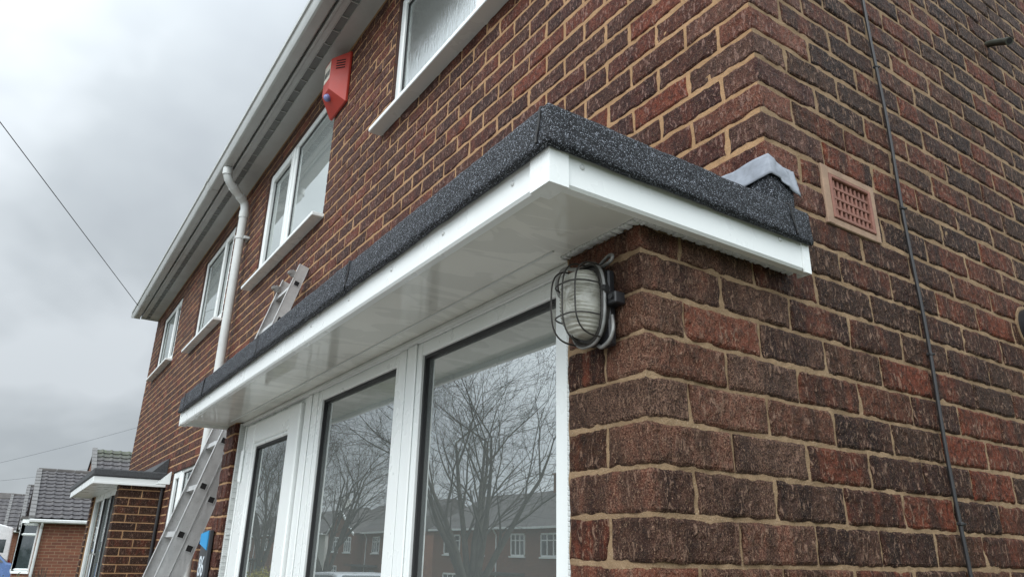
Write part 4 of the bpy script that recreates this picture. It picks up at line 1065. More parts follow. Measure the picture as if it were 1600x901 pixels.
# ------------------------------------------------------------------ ladder
def ladder():
    xn, xf = -3.30, -3.66
    A = np.array([-0.170, -0.503]); B = np.array([0.339, 1.285]); d = (B - A) / np.linalg.norm(B - A); nrm = np.array([d[1], -d[0]])   # towards the wall
    zfloor = -GZ; k0 = (zfloor - A[1]) / d[1]; foot = A + d * k0; L1 = np.linalg.norm(B - foot)
    t = thing('extension_ladder', ((xn + xf) / 2, foot[0], zfloor), 'grey aluminium double extension ladder leaning on the wall beyond the porch', 'ladder')
    def pt(s, w): p = foot + d * s + nrm * w; return (p[0], p[1])
    def bar(mb, xa, xb, s0, s1, w0, w1, mi=0):
        a, b, c, e = pt(s0, w0), pt(s1, w0), pt(s1, w1), pt(s0, w1)
        mb.prism([a, b, c, e], 'x', xa, xb, mi)
    def section(w0, s0, s1, name):
        dep = 0.062
        for sx, x in ((1, xn), (-1, xf)):
            m = MB()
            if sx > 0:
                bar(m, x - .003, x - .0005, s0, s1, w0 + .003, w0 + dep - .003); bar(m, x - .022, x + .002, s0, s1, w0, w0 + .003); bar(m, x - .022, x + .002, s0, s1, w0 + dep - .003, w0 + dep)
            else:
                bar(m, x + .0005, x + .003, s0, s1, w0 + .003, w0 + dep - .003); bar(m, x - .002, x + .022, s0, s1, w0, w0 + .003); bar(m, x - .002, x + .022, s0, s1, w0 + dep - .003, w0 + dep)
            m.build('stile', ['aluminium'], t)
        s = s0 + 0.16
        while s < s1 - 0.04:
            m = MB(); w = w0 + dep / 2; h = 0.0145
            bar(m, xf + .003, xn - .003, s - h, s - h + .003, w - h, w + h); bar(m, xf + .003, xn - .003, s + h - .003, s + h, w - h, w + h)
            bar(m, xf + .003, xn - .003, s - h + .003, s + h - .003, w - h, w - h + .003); bar(m, xf + .003, xn - .003, s - h + .003, s + h - .003, w + h - .003, w + h)
            # flared rim and dark bore at the near stile
            for (p, q, r_, u_) in ((s - h - .003, s - h, w - h - .003, w + h + .003), (s + h, s + h + .003, w - h - .003, w + h + .003), (s - h, s + h, w - h - .003, w - h), (s - h, s + h, w + h, w + h + .003)):
                bar(m, xn - .0004, xn + .0035, p, q, r_, u_)
            bar(m, xn - .0004, xn + .0012, s - h + .0, s + h - .0, w - h + .0, w + h - .0, 1)
            m.build('rung', ['aluminium', 'void'], t); s += 0.252
    section(0.0, 0.05, L1, 'a')
    section(0.066, 0.0, 2.35, 'b')
    # stay hooks with rollers at the head
    for x, s in ((xn - .012, L1 - .06), (xf + .012, L1 - .06)):
        m = MB(); bar(m, x - .010, x + .010, s - .035, s + .005, -.022, .012); 
        a = pt(s - .016, -.030); m.tube([(x - .014, a[0], a[1]), (x + .014, a[0], a[1])], .012, 14)
        autosmooth(m.build('guide_bracket', ['steel'], t), 35)
    for x in (xn - .012, xf + .012):
        m = MB(); a = pt(0, 0); m.box(x - .02, x + .02, a[0] - .01, a[0] + .145, -GZ, -GZ + .05, bev=.006); m.build('foot', ['rubber'], t)
ladder()

# ------------------------------------------------------------------ house number plaque
def plaque():
    x0, x1, y1 = -3.000, -2.845, -0.022; y0 = -0.040; zt, zb = -0.345, -0.78
    t = thing('house_number_plaque', ((x0 + x1) / 2, y1, zb), 'slate house number plaque reading 86 with a bright blue top, on the far brick pier', 'sign')
    m = MB(); m.box(x0, x1, y0, y1, zb, -0.285, bev=.002); p = m.build('panel', ['sign_slate'], t)
    b = MB(); b.prism([(x0 - .012, -0.300), (x1 - .012, -0.287), (x1 - .012, -0.372), (x0 - .012, -0.345)], 'y', y0 - .004, y0 - .0004); b.build('blue_band', ['sign_blue'], t)
    cu = bpy.data.curves.new('digits', 'FONT'); cu.body = '86'; cu.size = 0.125; cu.extrude = 0.0008; cu.align_x = 'CENTER'
    o = bpy.data.objects.new('tmp', cu); COL.objects.link(o)
    dg = bpy.context.evaluated_depsgraph_get(); me = bpy.data.meshes.new_from_object(o.evaluated_get(dg)); bpy.data.objects.remove(o)
    me.transform(Matrix.Rotation(math.pi / 2, 4, 'X')); me.materials.clear(); me.materials.append(MAT['sign_white'])
    q = bpy.data.objects.new('digits', me); COL.objects.link(q); q.parent = t
    q.scale = (0.86, 1, 1.0)
    q.location = (0.0, y0 - .0016 - y1, -0.485 - zb)
    l = MB(); l.box(x0 + .03, x1 - .03, y0 - .0014, y0 - .0004, -0.505, -0.500); l.build('rule_line', ['sign_white'], t)
plaque()

# ------------------------------------------------------------------ cables
def wire(name, pts, r, mat, label, cat, group=None, n=6, clips=None):
    m = MB(); m.tube(pts, r, n); o = m.build(name, [mat], None); autosmooth(o, 60); return tag(o, label, cat, group)
cb = []
for z in np.arange(SOF + .0, -GZ, -0.06):
    cb.append((0.0085 + 0.0012 * math.sin(z * 9), 0.930 + 0.006 * math.sin(z * 2.3 + .5) + 0.0025 * math.sin(z * 11) + (0.012 * max(0, -z) if z < 0 else 0), z))
gc = thing('wall_cable', (0.008, 0.93, -GZ), 'thin black cable clipped vertically down the brick gable beside the air brick', 'cable')
m = MB(); m.tube(cb, 0.0044, 8); autosmooth(m.build('cable', ['rubber'], gc), 60)
for z in (0.94, 0.50, 0.11, -0.28, 1.5, 2.1):
    i = int(np.argmin([abs(p[2] - z) for p in cb])); p = cb[i]; m = MB(); m.box(0.002, 0.0145, p[1] - .006, p[1] + .008, z - .004, z + .004, bev=.002); m.tube([(.008, p[1] + .007, z), (.017, p[1] + .007, z)], .0022, 6); m.build('clip', ['rubber'], gc)
def sag(a, b, s, n=24):
    a, b = Vector(a), Vector(b); return [tuple(a.lerp(b, i / n) + Vector((0, 0, -4 * s * (i / n) * (1 - i / n)))) for i in range(n + 1)]
att = (-10.05, 0.13, 2.745); Q = (-6.15, -1.60, 3.08)
dirv = Vector(Q) - Vector(att)
wire('overhead_wire', sag(att, tuple(Vector(att) + dirv * 5), 0.0), 0.0040, 'rubber', 'thin black overhead wire rising from the far end of the gutter to the left', 'wire')

# ------------------------------------------------------------------ ground, road, path
def gz(y): return -GZ - 1.95 * max(0.0, min(1.0, (-3.0 - y) / 16.0))
def grounds():
    m = MB(); xs = [-900, -300, -150, -100, -60, -40, -25, -12, 0, 10, 25, 60, 150, 600]; ys = [-900, -200, -60, -40, -30, -26, -19, -15, -11, -7, -3, 0, 5, 12, 30, 80, 300, 900]
    V = [(x, y, gz(y) - 0.004) for x in xs for y in ys]; n = len(ys)
    m.add(V, [[i * n + j, (i + 1) * n + j, (i + 1) * n + j + 1, i * n + j + 1] for i in range(len(xs) - 1) for j in range(n - 1)])
    tag(m.build('ground', ['grass'], None, smooth=False), kind='structure')
    def sheet(name, x0, x1, ya, yb, mat, lift):
        m = MB(); yy = sorted(set([ya, yb] + [y for y in (-19, -15, -11, -7, -3) if ya < y < yb]))
        V = [(x, y, gz(y) + lift) for x in (x0, x1) for y in yy]; n = len(yy)
        m.add(V, [[j, n + j, n + j + 1, j + 1] for j in range(n - 1)]); tag(m.build(name, [mat], None), kind='structure')
    sheet('road', -400, 300, -14.0, -8.0, 'asphalt', 0.004); sheet('pavement', -400, 300, -16.0, -14.15, 'paving', 0.10); sheet('pavement', -400, 300, -7.85, -6.2, 'paving', 0.10)
    sheet('path', -10.2, 3.5, -6.2, 0.395, 'paving', 0.006)
    sheet('driveway', -32, -24.5, -6.2, -0.2, 'paving', 0.006)
    sheet('driveway', -17.6, -12.2, -6.2, -0.9, 'paving', 0.006)
    for y in (-14.15, -8.0):
        m = MB(); m.box(-400, 300, y, y + .15, gz(y + .07) - 0.1, gz(y + .07) + 0.11); tag(m.build('kerb', ['kerb'], None), kind='structure')
grounds()

# ------------------------------------------------------------------ the neighbour's porch
def neighbour_porch():
    xr, xl, yf = -7.13, -9.95, -0.237
    t = thing('flat_roof_porch', (-8.5, 0, -GZ), 'far porch with plain grey felt roof and white fascia, on the wall beyond the ladder', 'porch')
    mb = MB(); a0 = -7.19
    p = cpath(a0, 0.0)
    for c in range(int(round(-GZ / CP)), 3):
        z0, z1 = c * CP, min((c + 1) * CP, .2); ev = c % 2 == 0
        for a, b in ([(-.21, BP / 2), (BP / 2, P)] if ev else [(-.21, -.1), (-.1, BP), (BP, P)]):
            rr = rng.random(2); brick(mb, p, a, b, z0, z1, 0, (rr[0] * .6, rr[1], 0), 0)
    mortar(mb, p, list(arange(-.2, P, .03)) + [0.003, -0.003], list(arange(-GZ, .2, .06)), [], 1)
    mb.build('side_wall', ['brick_gable', 'mortar_front'], t, recalc=False)
    mb = MB()
    for c in range(int(round(-GZ / CP)), 3): brick(mb, fpath(-9.92, 0), 0, .2, c * CP, min((c + 1) * CP, .2), 0, (.4, .4, 0), 0)
    mb.box(-9.91, -9.73, .005, P, -GZ, .2, 1)
    mb.build('pier', ['brick_gable', 'mortar_front'], t, recalc=False)
    m = MB(); m.box(xl, xr, yf + .012, P - .002, .2, .208); m.build('soffit', ['upvc'], t)
    m = MB(); m.box(xl, xr - .012, yf, yf + .012, .185, .255, bev=.003); m.box(xr - .012, xr, yf, P - .003, .185, .255, bev=.003); m.box(xl - .012, xl, yf, P - .003, .185, .255, bev=.003)
    m.box(xr, xr + .004, yf, P - .003, .187, .208, bev=.0015)
    f = m.build('fascia', ['upvc'], t)
    m = MB(); m.prism([(P - .005, .32), (P - .005, .20), (P - .12, .20)], 'x', -6.98, -6.90); m.build('end_cap', ['upvc'], t)
    m = MB(); m.box(xl - .025, xr + .016, yf - .015, P - .003, .252, .325, bev=.012); m.prism([(P - .14, .325), (P - .002, .47), (P - .002, .325)], 'x', xl + 1.1, xr - .05)
    m.build('roof_felt', ['felt_far'], t)
    m = MB(); m.box(-9.72, -9.66, .03, .09, -GZ, .2, bev=.003); m.box(-8.75, -8.62, .03, .09, -GZ, .2, bev=.003); m.box(-7.47, -7.40, .03, .09, -GZ, .2, bev=.003); m.box(-9.66, -7.47, .0315, .09, .13, .2, bev=.003)
    m.box(-8.05, -7.98, .03, .09, -GZ, .13, bev=.003); m.box(-8.62, -7.47, .0315, .09, -GZ, -GZ + .1, bev=.003)
    fr = m.build('window_frame', ['upvc'], t)
    m = MB(); 
    for a, b in ((-9.66, -8.75), (-8.62, -8.05), (-7.98, -7.47)): m.box(a, b, .052, .056, -GZ, .13)
    m.build('glass', ['glass'], fr)
    m = MB(); 
    for x in (-8.63, -8.05, -7.99, -7.48): m.box(x, x + .012, .028, .05, -GZ + .1, .13)
    m.build('gasket', ['gasket'], fr)
    m = MB(); m.tube([(-8.35, .02, -.75), (-8.35, -.02, -.75), (-8.35, -.02, -.45), (-8.35, .02, -.45)], .012, 8); m.build('handle', ['steel'], fr)
    m = MB(); m.tube([(-7.165, P - .02, .2), (-7.165, P - .02, -GZ)], .016, 8); autosmooth(m.build('waste_pipe', ['black_plastic'], t))
neighbour_porch()

# ------------------------------------------------------------------ houses down the street
def tiled_slope(mb, A, B, C_, D_, nx, ny, mi=0, roll=0.03, step=0.035, sub=4):
    """pantile field on the quad A(eave,left) B(eave,right) C(ridge,right) D(ridge,left)"""
    A, B, C_, D_ = map(lambda v: np.array(v, float), (A, B, C_, D_)); nrm = np.cross(B - A, D_ - A); nrm /= np.linalg.norm(nrm)
    if nrm[2] < 0: nrm = -nrm
    W_ = nx * sub + 1; V = []; F = []
    for j in range(ny):
        for e in (0, 1):
            v = (j + e) / ny
            for i in range(W_):
                u = i / (W_ - 1); p = (A * (1 - u) + B * u) * (1 - v) + (D_ * (1 - u) + C_ * u) * v
                h = roll * max(0, math.cos(2 * math.pi * i / sub)) + (step if e == 0 else 0.0)
                V.append(tuple(p + nrm * h))
        o = j * 2 * W_
        F += [[o + i, o + i + 1, o + W_ + i + 1, o + W_ + i] for i in range(W_ - 1)]
        if j: F += [[o - W_ + i, o - W_ + i + 1, o + i + 1, o + i] for i in range(W_ - 1)]
    mb.add(V, F, mi)

def bungalow(x, label, yfr=-0.10, depth=5.0, width=7.0, eave=0.31, ridge=1.72, detail=True, base=-GZ, brick_m='far_brick', roofmat='tile_grey'):
    """gable to the street; the slope facing +x looks at the camera. x is its nearer side wall"""
    t = thing('bungalow', (x - width / 2, yfr + depth / 2, base), label, 'house', 'gabled bungalows down the street')
    xm = x - width / 2; m = MB()
    m.prism([(x, base), (x, eave), (xm, ridge - 0.05), (x - width, eave), (x - width, base)], 'y', yfr, yfr + depth)
    m.build('wall', [brick_m], t)
    r = MB(); e = 0.14; oh = 0.24; s = (ridge - eave) / (width / 2); ez = eave - e * s
    if detail:
        tiled_slope(r, (x + e, yfr - oh, ez), (x + e, yfr + depth, ez), (xm, yfr + depth, ridge), (xm, yfr - oh, ridge), int(depth / .21), 13, roll=.022, step=.028)
    else:
        tiled_slope(r, (x + e, yfr - oh, ez), (x + e, yfr + depth, ez), (xm, yfr + depth, ridge), (xm, yfr - oh, ridge), int(depth / .3), 9, sub=2)
    r.prism([(x - width - e, ez), (xm, ridge), (xm, ridge - .08), (x - width - e, ez - .08)], 'y', yfr - oh, yfr + depth)
    r.prism([(x + e, ez - .02), (xm, ridge - .02), (xm, ridge - .1), (x + e, ez - .1)], 'y', yfr - oh, yfr + depth)
    rf = r.build('roof', [roofmat], t)
    v = MB(); n = 14
    for k in range(n):
        a, b = k / n, (k + .93) / n
        xa, za = x + e + (xm - x - e) * a, ez + (ridge - ez) * a; xb, zb = x + e + (xm - x - e) * b, ez + (ridge - ez) * b
        v.prism([(xa, za - .02), (xa, za + .075), (xb, zb + .06), (xb, zb - .03)], 'y', yfr - oh - .04, yfr - oh + .09)
    v.build('verge_tile', ['verge_grey'], rf)
    c = MB()
    k = int(depth / .45)
    for i in range(k): c.tube([(xm, yfr - oh + i * (depth + oh) / k, ridge + .0), (xm, yfr - oh + (i + .97) * (depth + oh) / k, ridge + .0)], .075, 8)
    c.build('ridge_tile', ['tile_flat'], rf)
    g = MB(); g.box(x + e + .01, x + e + .11, yfr - oh - .02, yfr + depth, ez - .10, ez - .01, bev=.02); g.box(x + .0, x + e + .01, yfr - oh, yfr + depth, ez - .11, ez - .085)
    gt = g.build('gutter', ['upvc_aged'], t)
    g = MB(); g.tube([(x + e + .06, yfr + .05, ez - .06), (x + e + .05, yfr + .05, ez - .12), (x + .07, yfr + .05, ez - .24), (x + .06, yfr + .05, base)], .036, 8); autosmooth(g.build('downpipe', ['upvc_aged'], t))
    if not detail: return t
    # bay window on the street front
    bx0, bx1, by = x - 2.3, x - .12, yfr - .34; zb, zt = -1.00, eave - .16
    b = MB(); pl = [(bx1, yfr), (bx1 - .28, by), (bx0 + .28, by), (bx0, yfr)]
    b.prism(pl, 'z', base, zb - .06); b.build('bay_wall', [brick_m], t)
    b = MB(); inf = lambda k: [(px + (.04 if px > (bx0 + bx1) / 2 else -.04) * k, py - .04 * k if py < yfr else py) for px, py in pl]
    b.prism(inf(1), 'z', zb - .06, zb); b.prism(inf(1), 'z', zt, zt + .10)
    for q in range(3):
        (xa, ya), (xb, yb_) = pl[q], pl[q + 1]
        for f_ in ((0, .5, 1) if q == 1 else (0, 1)):
            px, py = xa + (xb - xa) * f_, ya + (yb_ - ya) * f_; b.box(px - .035, px + .035, py - .035, py + .035, zb, zt)
        for zz in (zb + .03, zt - .28, zt - .03):
            b.tube([(xa, ya, zz), (xb, yb_, zz)], .032, 4)
    w = b.build('bay_window', ['upvc'], t)
    b = MB(); b.prism([(px, py + .01) for px, py in pl], 'z', zb, zt); b.build('glass', ['car_glass'], w)
    b = MB(); b.prism([(bx1 + .08, yfr), (bx1 - .25, by - .08), (bx0 + .25, by - .08), (bx0 - .08, yfr)], 'z', zt + .10, zt + .16); b.build('bay_roof', ['tile_flat'], t)
    return t
bungalow(-22.0, 'nearest bungalow with dark pantile roof, red brick side wall and white bay window')
bungalow(-33.5, 'second bungalow, mostly hidden behind the nearest pantile roof', yfr=-0.12, depth=5.3, eave=.30, ridge=1.95, detail=False)
bungalow(-45.0, 'third bungalow along, a narrow strip of dark roof left of the second', yfr=-0.62, depth=5.5, eave=.35, ridge=2.15, detail=False)
bungalow(-57.0, 'farthest gabled bungalow, its pale verge just above the white camper van', yfr=-1.5, depth=5.5, eave=.40, ridge=2.5, detail=False)
def chalet():
    # taller mossy roof behind the nearest bungalow
    x, y = -27.0, 3.0
    t = thing('mossy_roofed_house', (-31, 1.5, -GZ), 'taller house with a mossy dark tiled gable roof, behind the nearest bungalow', 'house')
    y0, y1, e, r = 1.38, 9.0, 0.5, 3.0; xa = -26.5; w = 8.0; xm = xa - w / 2
    m = MB(); m.prism([(xa, -GZ), (xa, e), (xm, r - .05), (xa - w, e), (xa - w, -GZ)], 'y', y0, y1); m.build('wall', ['far_brick'], t)
    q = MB(); tiled_slope(q, (xa + .2, y0 - .05, e - .1), (xa + .2, y1, e - .1), (xm, y1, r), (xm, y0 - .05, r), 26, 16)
    q.prism([(xa - w - .2, e - .1), (xm, r), (xm, r - .1), (xa - w - .2, e - .2)], 'y', y0 - .05, y1); q.prism([(xa + .2, e - .12), (xm, r - .02), (xm, r - .12), (xa + .2, e - .22)], 'y', y0 - .05, y1)
    m_tile('tile_moss', 0, moss=r + GZ - 0.02); rf = q.build('roof', ['tile_moss'], t)
    v = MB(); n = 18
    for k in range(n):
        a, b = k / n, (k + .93) / n; X0, Z0_ = xa + .2 + (xm - xa - .2) * a, e - .1 + (r - e + .1) * a; X1, Z1_ = xa + .2 + (xm - xa - .2) * b, e - .1 + (r - e + .1) * b
        v.prism([(X0, Z0_ - .02), (X0, Z0_ + .08), (X1, Z1_ + .07), (X1, Z1_ - .03)], 'y', y0 - .1, y0 + .06)
    v.build('verge_tile', ['verge_grey'], rf)
chalet()
def far_block():
    t = thing('tan_brick_house', (-75, -2.5, -GZ), 'distant house with tan brick wall and plain grey roof at the left edge', 'house')
    m = MB(); m.box(-82, -70, -4.5, -0.75, -GZ, 1.9); m.build('wall', ['far_brick_tan'], t)
    m = MB(); m.prism([(-69.8, 1.85), (-72.5, 3.5), (-80, 3.5), (-82.2, 1.85)], 'y', -4.6, -0.6); m.build('roof', ['tile_flat'], t)
    m = MB(); m.box(-69.9, -69.75, -4.65, -.55, 1.75, 1.92); m.build('gutter', ['upvc_aged'], t)
far_block()

# ------------------------------------------------------------------ vehicles
def car(name, cx, cy, z, rot, L_, body, label, van=False):
    """rot 0: length along x"""
    t = thing(name, (cx, cy, z), label, 'camper van' if van else 'car')
    H = 1.45 if not van else 2.35; W_ = 1.72 if not van else 2.0
    if van: prof = [(-.5, .35), (-.5, 1.0), (-.49, 2.2), (-.40, 2.33), (.22, 2.35), (.36, 2.1), (.43, 1.25), (.5, 1.05), (.5, .35)]; gp = [(.225, 1.35), (.25, 2.0), (.345, 2.0), (.425, 1.35)]; side = [(-.46, -.15), (-.12, .2)]; zg = (1.25, 1.75)
    else: prof = [(-.5, .35), (-.5, .78), (-.47, .92), (-.40, .98), (-.30, 1.36), (-.20, 1.44), (.05, 1.45), (.12, 1.42), (.27, .98), (.44, .86), (.5, .7), (.5, .35)]; side = None
    def tr(x, y, zz):
        x, y = x * L_, y
        return (cx + (x if rot == 0 else -y), cy + (y if rot == 0 else -x), z + zz)
    def sweep(poly, y0, y1, mb, tuck=0.0, ztuck=.95):
        V = []
        rows = ((y0, 0), (y0 * .96 if abs(y0) else y0, 1), (y1 * .96, 1), (y1, 0))
        n = len(poly); V = []
        for yy in (y0, y1):
            for (px, pz) in poly:
                tk = tuck * max(0, pz - ztuck); V.append(tr(px, yy - math.copysign(tk, yy), pz))
        F = [list(range(n))[::-1], [n + i for i in range(n)]] + [[i, (i + 1) % n, n + (i + 1) % n, n + i] for i in range(n)]
        mb.add(V, F)
    m = MB(); sweep(prof, -W_ / 2, W_ / 2, m, .0 if van else .32); b = m.build('body', [body], t); bv = b.modifiers.new('b', 'BEVEL'); bv.width = .05; bv.segments = 3; autosmooth(b, 50)
    g = MB()
    if van:
        for a, c in side: sweep([(a, zg[0]), (a, zg[1]), (c, zg[1]), (c, zg[0])], -W_ / 2 - .006, W_ / 2 + .006, g)
        V = [tr(.368, -.85, 2.02), tr(.368, .85, 2.02), tr(.436, .88, 1.32), tr(.436, -.88, 1.32)]; g.add(V, [(0, 1, 2, 3)])
    else:
        q = [(-.375, 1.0), (-.285, 1.32), (-.19, 1.385), (.05, 1.39), (.11, 1.36), (.235, 1.0)]; sweep(q, -W_ / 2 - .008, W_ / 2 + .008, g, .32)
        sweep([(-.405, 1.0), (-.308, 1.35), (-.30, 1.33), (-.395, .99)], -W_ / 2 + .15, W_ / 2 - .15, g, .32); sweep([(.265, 1.0), (.132, 1.41), (.125, 1.39), (.25, .99)], -W_ / 2 + .13, W_ / 2 - .13, g, .32)
    g.build('window', ['car_glass'], t)
    for sx in (-.31, .32):
        for sy in (-1, 1):
            w = MB(); y0 = sy * (W_ / 2 - .16); y1 = sy * (W_ / 2 + .012); r = .31
            a, c = tr(sx, y0, r), tr(sx, y1, r); w.tube([a, c], r, 24); o = w.build('wheel', ['tyre'], t); autosmooth(o)
            h = MB(); c2 = tr(sx, y1 + sy * .008, r); h.tube([c, c2], r * .62, 16); h.build('rim', ['car_silver'], o)
    for sy in (-1, 1):
        for sx, mt in ((.492, 'car_white'), (-.497, 'alarm_red')):
            l = MB(); a = tr(sx, sy * (W_ / 2 - .24), .72 if not van else .9); l.box(a[0] - .09, a[0] + .09, a[1] - .09, a[1] + .09, a[2] - .07, a[2] + .07, bev=.03); l.build('headlight' if sx > 0 else 'tail_light', [mt], t)
    if not van:
        for sy in (-1, 1): l = MB(); a = tr(.17, sy * (W_ / 2 + .07), .98); l.box(a[0] - .08, a[0] + .08, a[1] - .08, a[1] + .08, a[2] - .05, a[2] + .07, bev=.03); l.build('door_mirror', [body], t)
    return t
car('parked_car', -30.9, -2.12, -GZ, 1, 4.0, 'car_blue', 'pale blue parked hatchback at the lower left beside the bay window')
car('camper_van', -37.0, -3.25, -GZ, 1, 5.6, 'car_white', 'white camper van with dark windows parked behind the blue car', True)
car('parked_car', -14.8, -5.6, gz(-5.6) + .01, 0, 4.1, 'car_silver', 'silver parked hatchback seen reflected in the middle porch pane')

# ------------------------------------------------------------------ plants
def leaf_clump(name, c, rad, n, mats, label, cat, leaf=0.03, stems=12, seed=1, group=None):
    r = np.random.default_rng(seed); t = thing(name, (c[0], c[1], c[2]), label, cat, group)
    s = MB()
    for k in range(stems):
        a = r.random() * 6.28; q = r.random() ** .5
        e = (c[0] + math.cos(a) * rad[0] * q, c[1] + math.sin(a) * rad[1] * q, c[2] + rad[2] * (0.7 + .5 * r.random()))
        s.tube([c, ((c[0] + e[0]) / 2 + r.normal() * .03, (c[1] + e[1]) / 2 + r.normal() * .03, c[2] + rad[2] * .45), e], [.012, .008, .003], 4)
    s.build('stem', ['twig'], t)
    if n:
        m = MB(); V = []; F = []
        cl = r.normal(size=(14, 3)); cl /= np.linalg.norm(cl, axis=1)[:, None]; cl[:, 2] = abs(cl[:, 2])
        for i in range(n):
            q = cl[r.integers(14)] * r.random() ** .4 + r.normal(size=3) * .22; p = np.array(c) + np.array([q[0] * rad[0], q[1] * rad[1], max(0.02, q[2]) * rad[2]])
            u = r.normal(size=3); u /= np.linalg.norm(u); w = np.cross(u, r.normal(size=3)); w /= np.linalg.norm(w); k = leaf * (.6 + .8 * r.random())
            o = len(V); V += [tuple(p - u * k), tuple(p + w * k * .5), tuple(p + u * k), tuple(p - w * k * .5)]; F.append([o, o + 1, o + 2, o + 3])
        m.add(V, F); m.build('foliage', [mats], t, recalc=False)
leaf_clump('shrub', (-20.6, -0.55, -GZ), (.75, .62, .66), 1800, 'leaf_dark', 'low leafy green shrub under the white bay window at the lower left', 'shrub', .05, seed=3)
leaf_clump('bare_shrub', (-18.5, 0.12, -GZ), (.35, .42, .95), 220, 'leaf_dry', 'dry brown twiggy shrub against the bungalow side wall', 'shrub', .03, stems=70, seed=4)
leaf_clump('yellow_bush', (-61.5, -16.6, gz(-17)), (1.2, 1.2, 1.5), 3500, 'leaf_yellow', 'rounded yellow green bush seen reflected in the door glass', 'bush', .10, seed=5)

def bare_tree(x, y, h, seed, label, stems=7, spread=.5):
    r = np.random.default_rng(seed); z = gz(y); t = thing('bare_tree', (x, y, z), label, 'tree', 'bare street trees across the road')
    tr, tw = MB(), MB()
    def grow(p, d, L_, rad, lv):
        n = (6, 5, 4, 3, 3, 2)[lv]; pts = [p]; rr = [rad]; q = Vector(p); dd = Vector(d)
        for k in range(n):
            dd = (dd + Vector(r.normal(size=3)) * (.07, .10, .13, .16, .2, .2)[lv] + Vector((0, 0, .03 if lv < 3 else 0.0))).normalized(); q = q + dd * (L_ / n); pts.append(tuple(q)); rr.append(rad * (1 - (.72 if lv < 2 else .55) * (k + 1) / n))
            if lv < 5 and (lv < 3 or r.random() < .85) and k >= (1 if lv == 0 else 0):
                for _ in range(1 if (lv < 4 and r.random() < .8) else 1):
                    ax = Vector(r.normal(size=3)).cross(dd).normalized(); an = .45 + .35 * r.random(); nd = (dd * math.cos(an) + ax * math.sin(an)).normalized()
                    if nd.z < -.1: nd.z *= -.4
                    grow(tuple(q), tuple(nd), L_ * (.50 + .16 * r.random()), max(rr[-1], rad * .5) * .55, lv + 1)
        (tr if lv < 2 else tw).tube(pts, [max(.0048, a) for a in rr], 7 if lv == 0 else (4 if lv < 2 else 3), cap=False)
    tr.tube([(x, y, z), (x, y, z + h * .13)], [h * .030, h * .024], 12)
    for k in range(stems):
        a = 2 * math.pi * k / stems + r.random() * .5; s = spread * (.25 + .75 * r.random())
        grow((x + math.cos(a) * .08, y + math.sin(a) * .08, z + h * .12), tuple(Vector((math.cos(a) * s, math.sin(a) * s, 1)).normalized()), h * .66, h * .0165, 0)
    tr.build('trunk', ['bark'], t, smooth=True, recalc=False); tw.build('crown', ['twig'], t, smooth=True, recalc=False)
bare_tree(-30.8, -18.0, 11.5, 11, 'wide bare multi-stemmed tree reflected in the right porch pane')
bare_tree(-51.5, -18.2, 11.0, 12, 'bare round-crowned tree reflected in the middle porch pane')
bare_tree(-66.5, -18.0, 11.5, 15, 'bare tree reflected in the glass of the porch door')

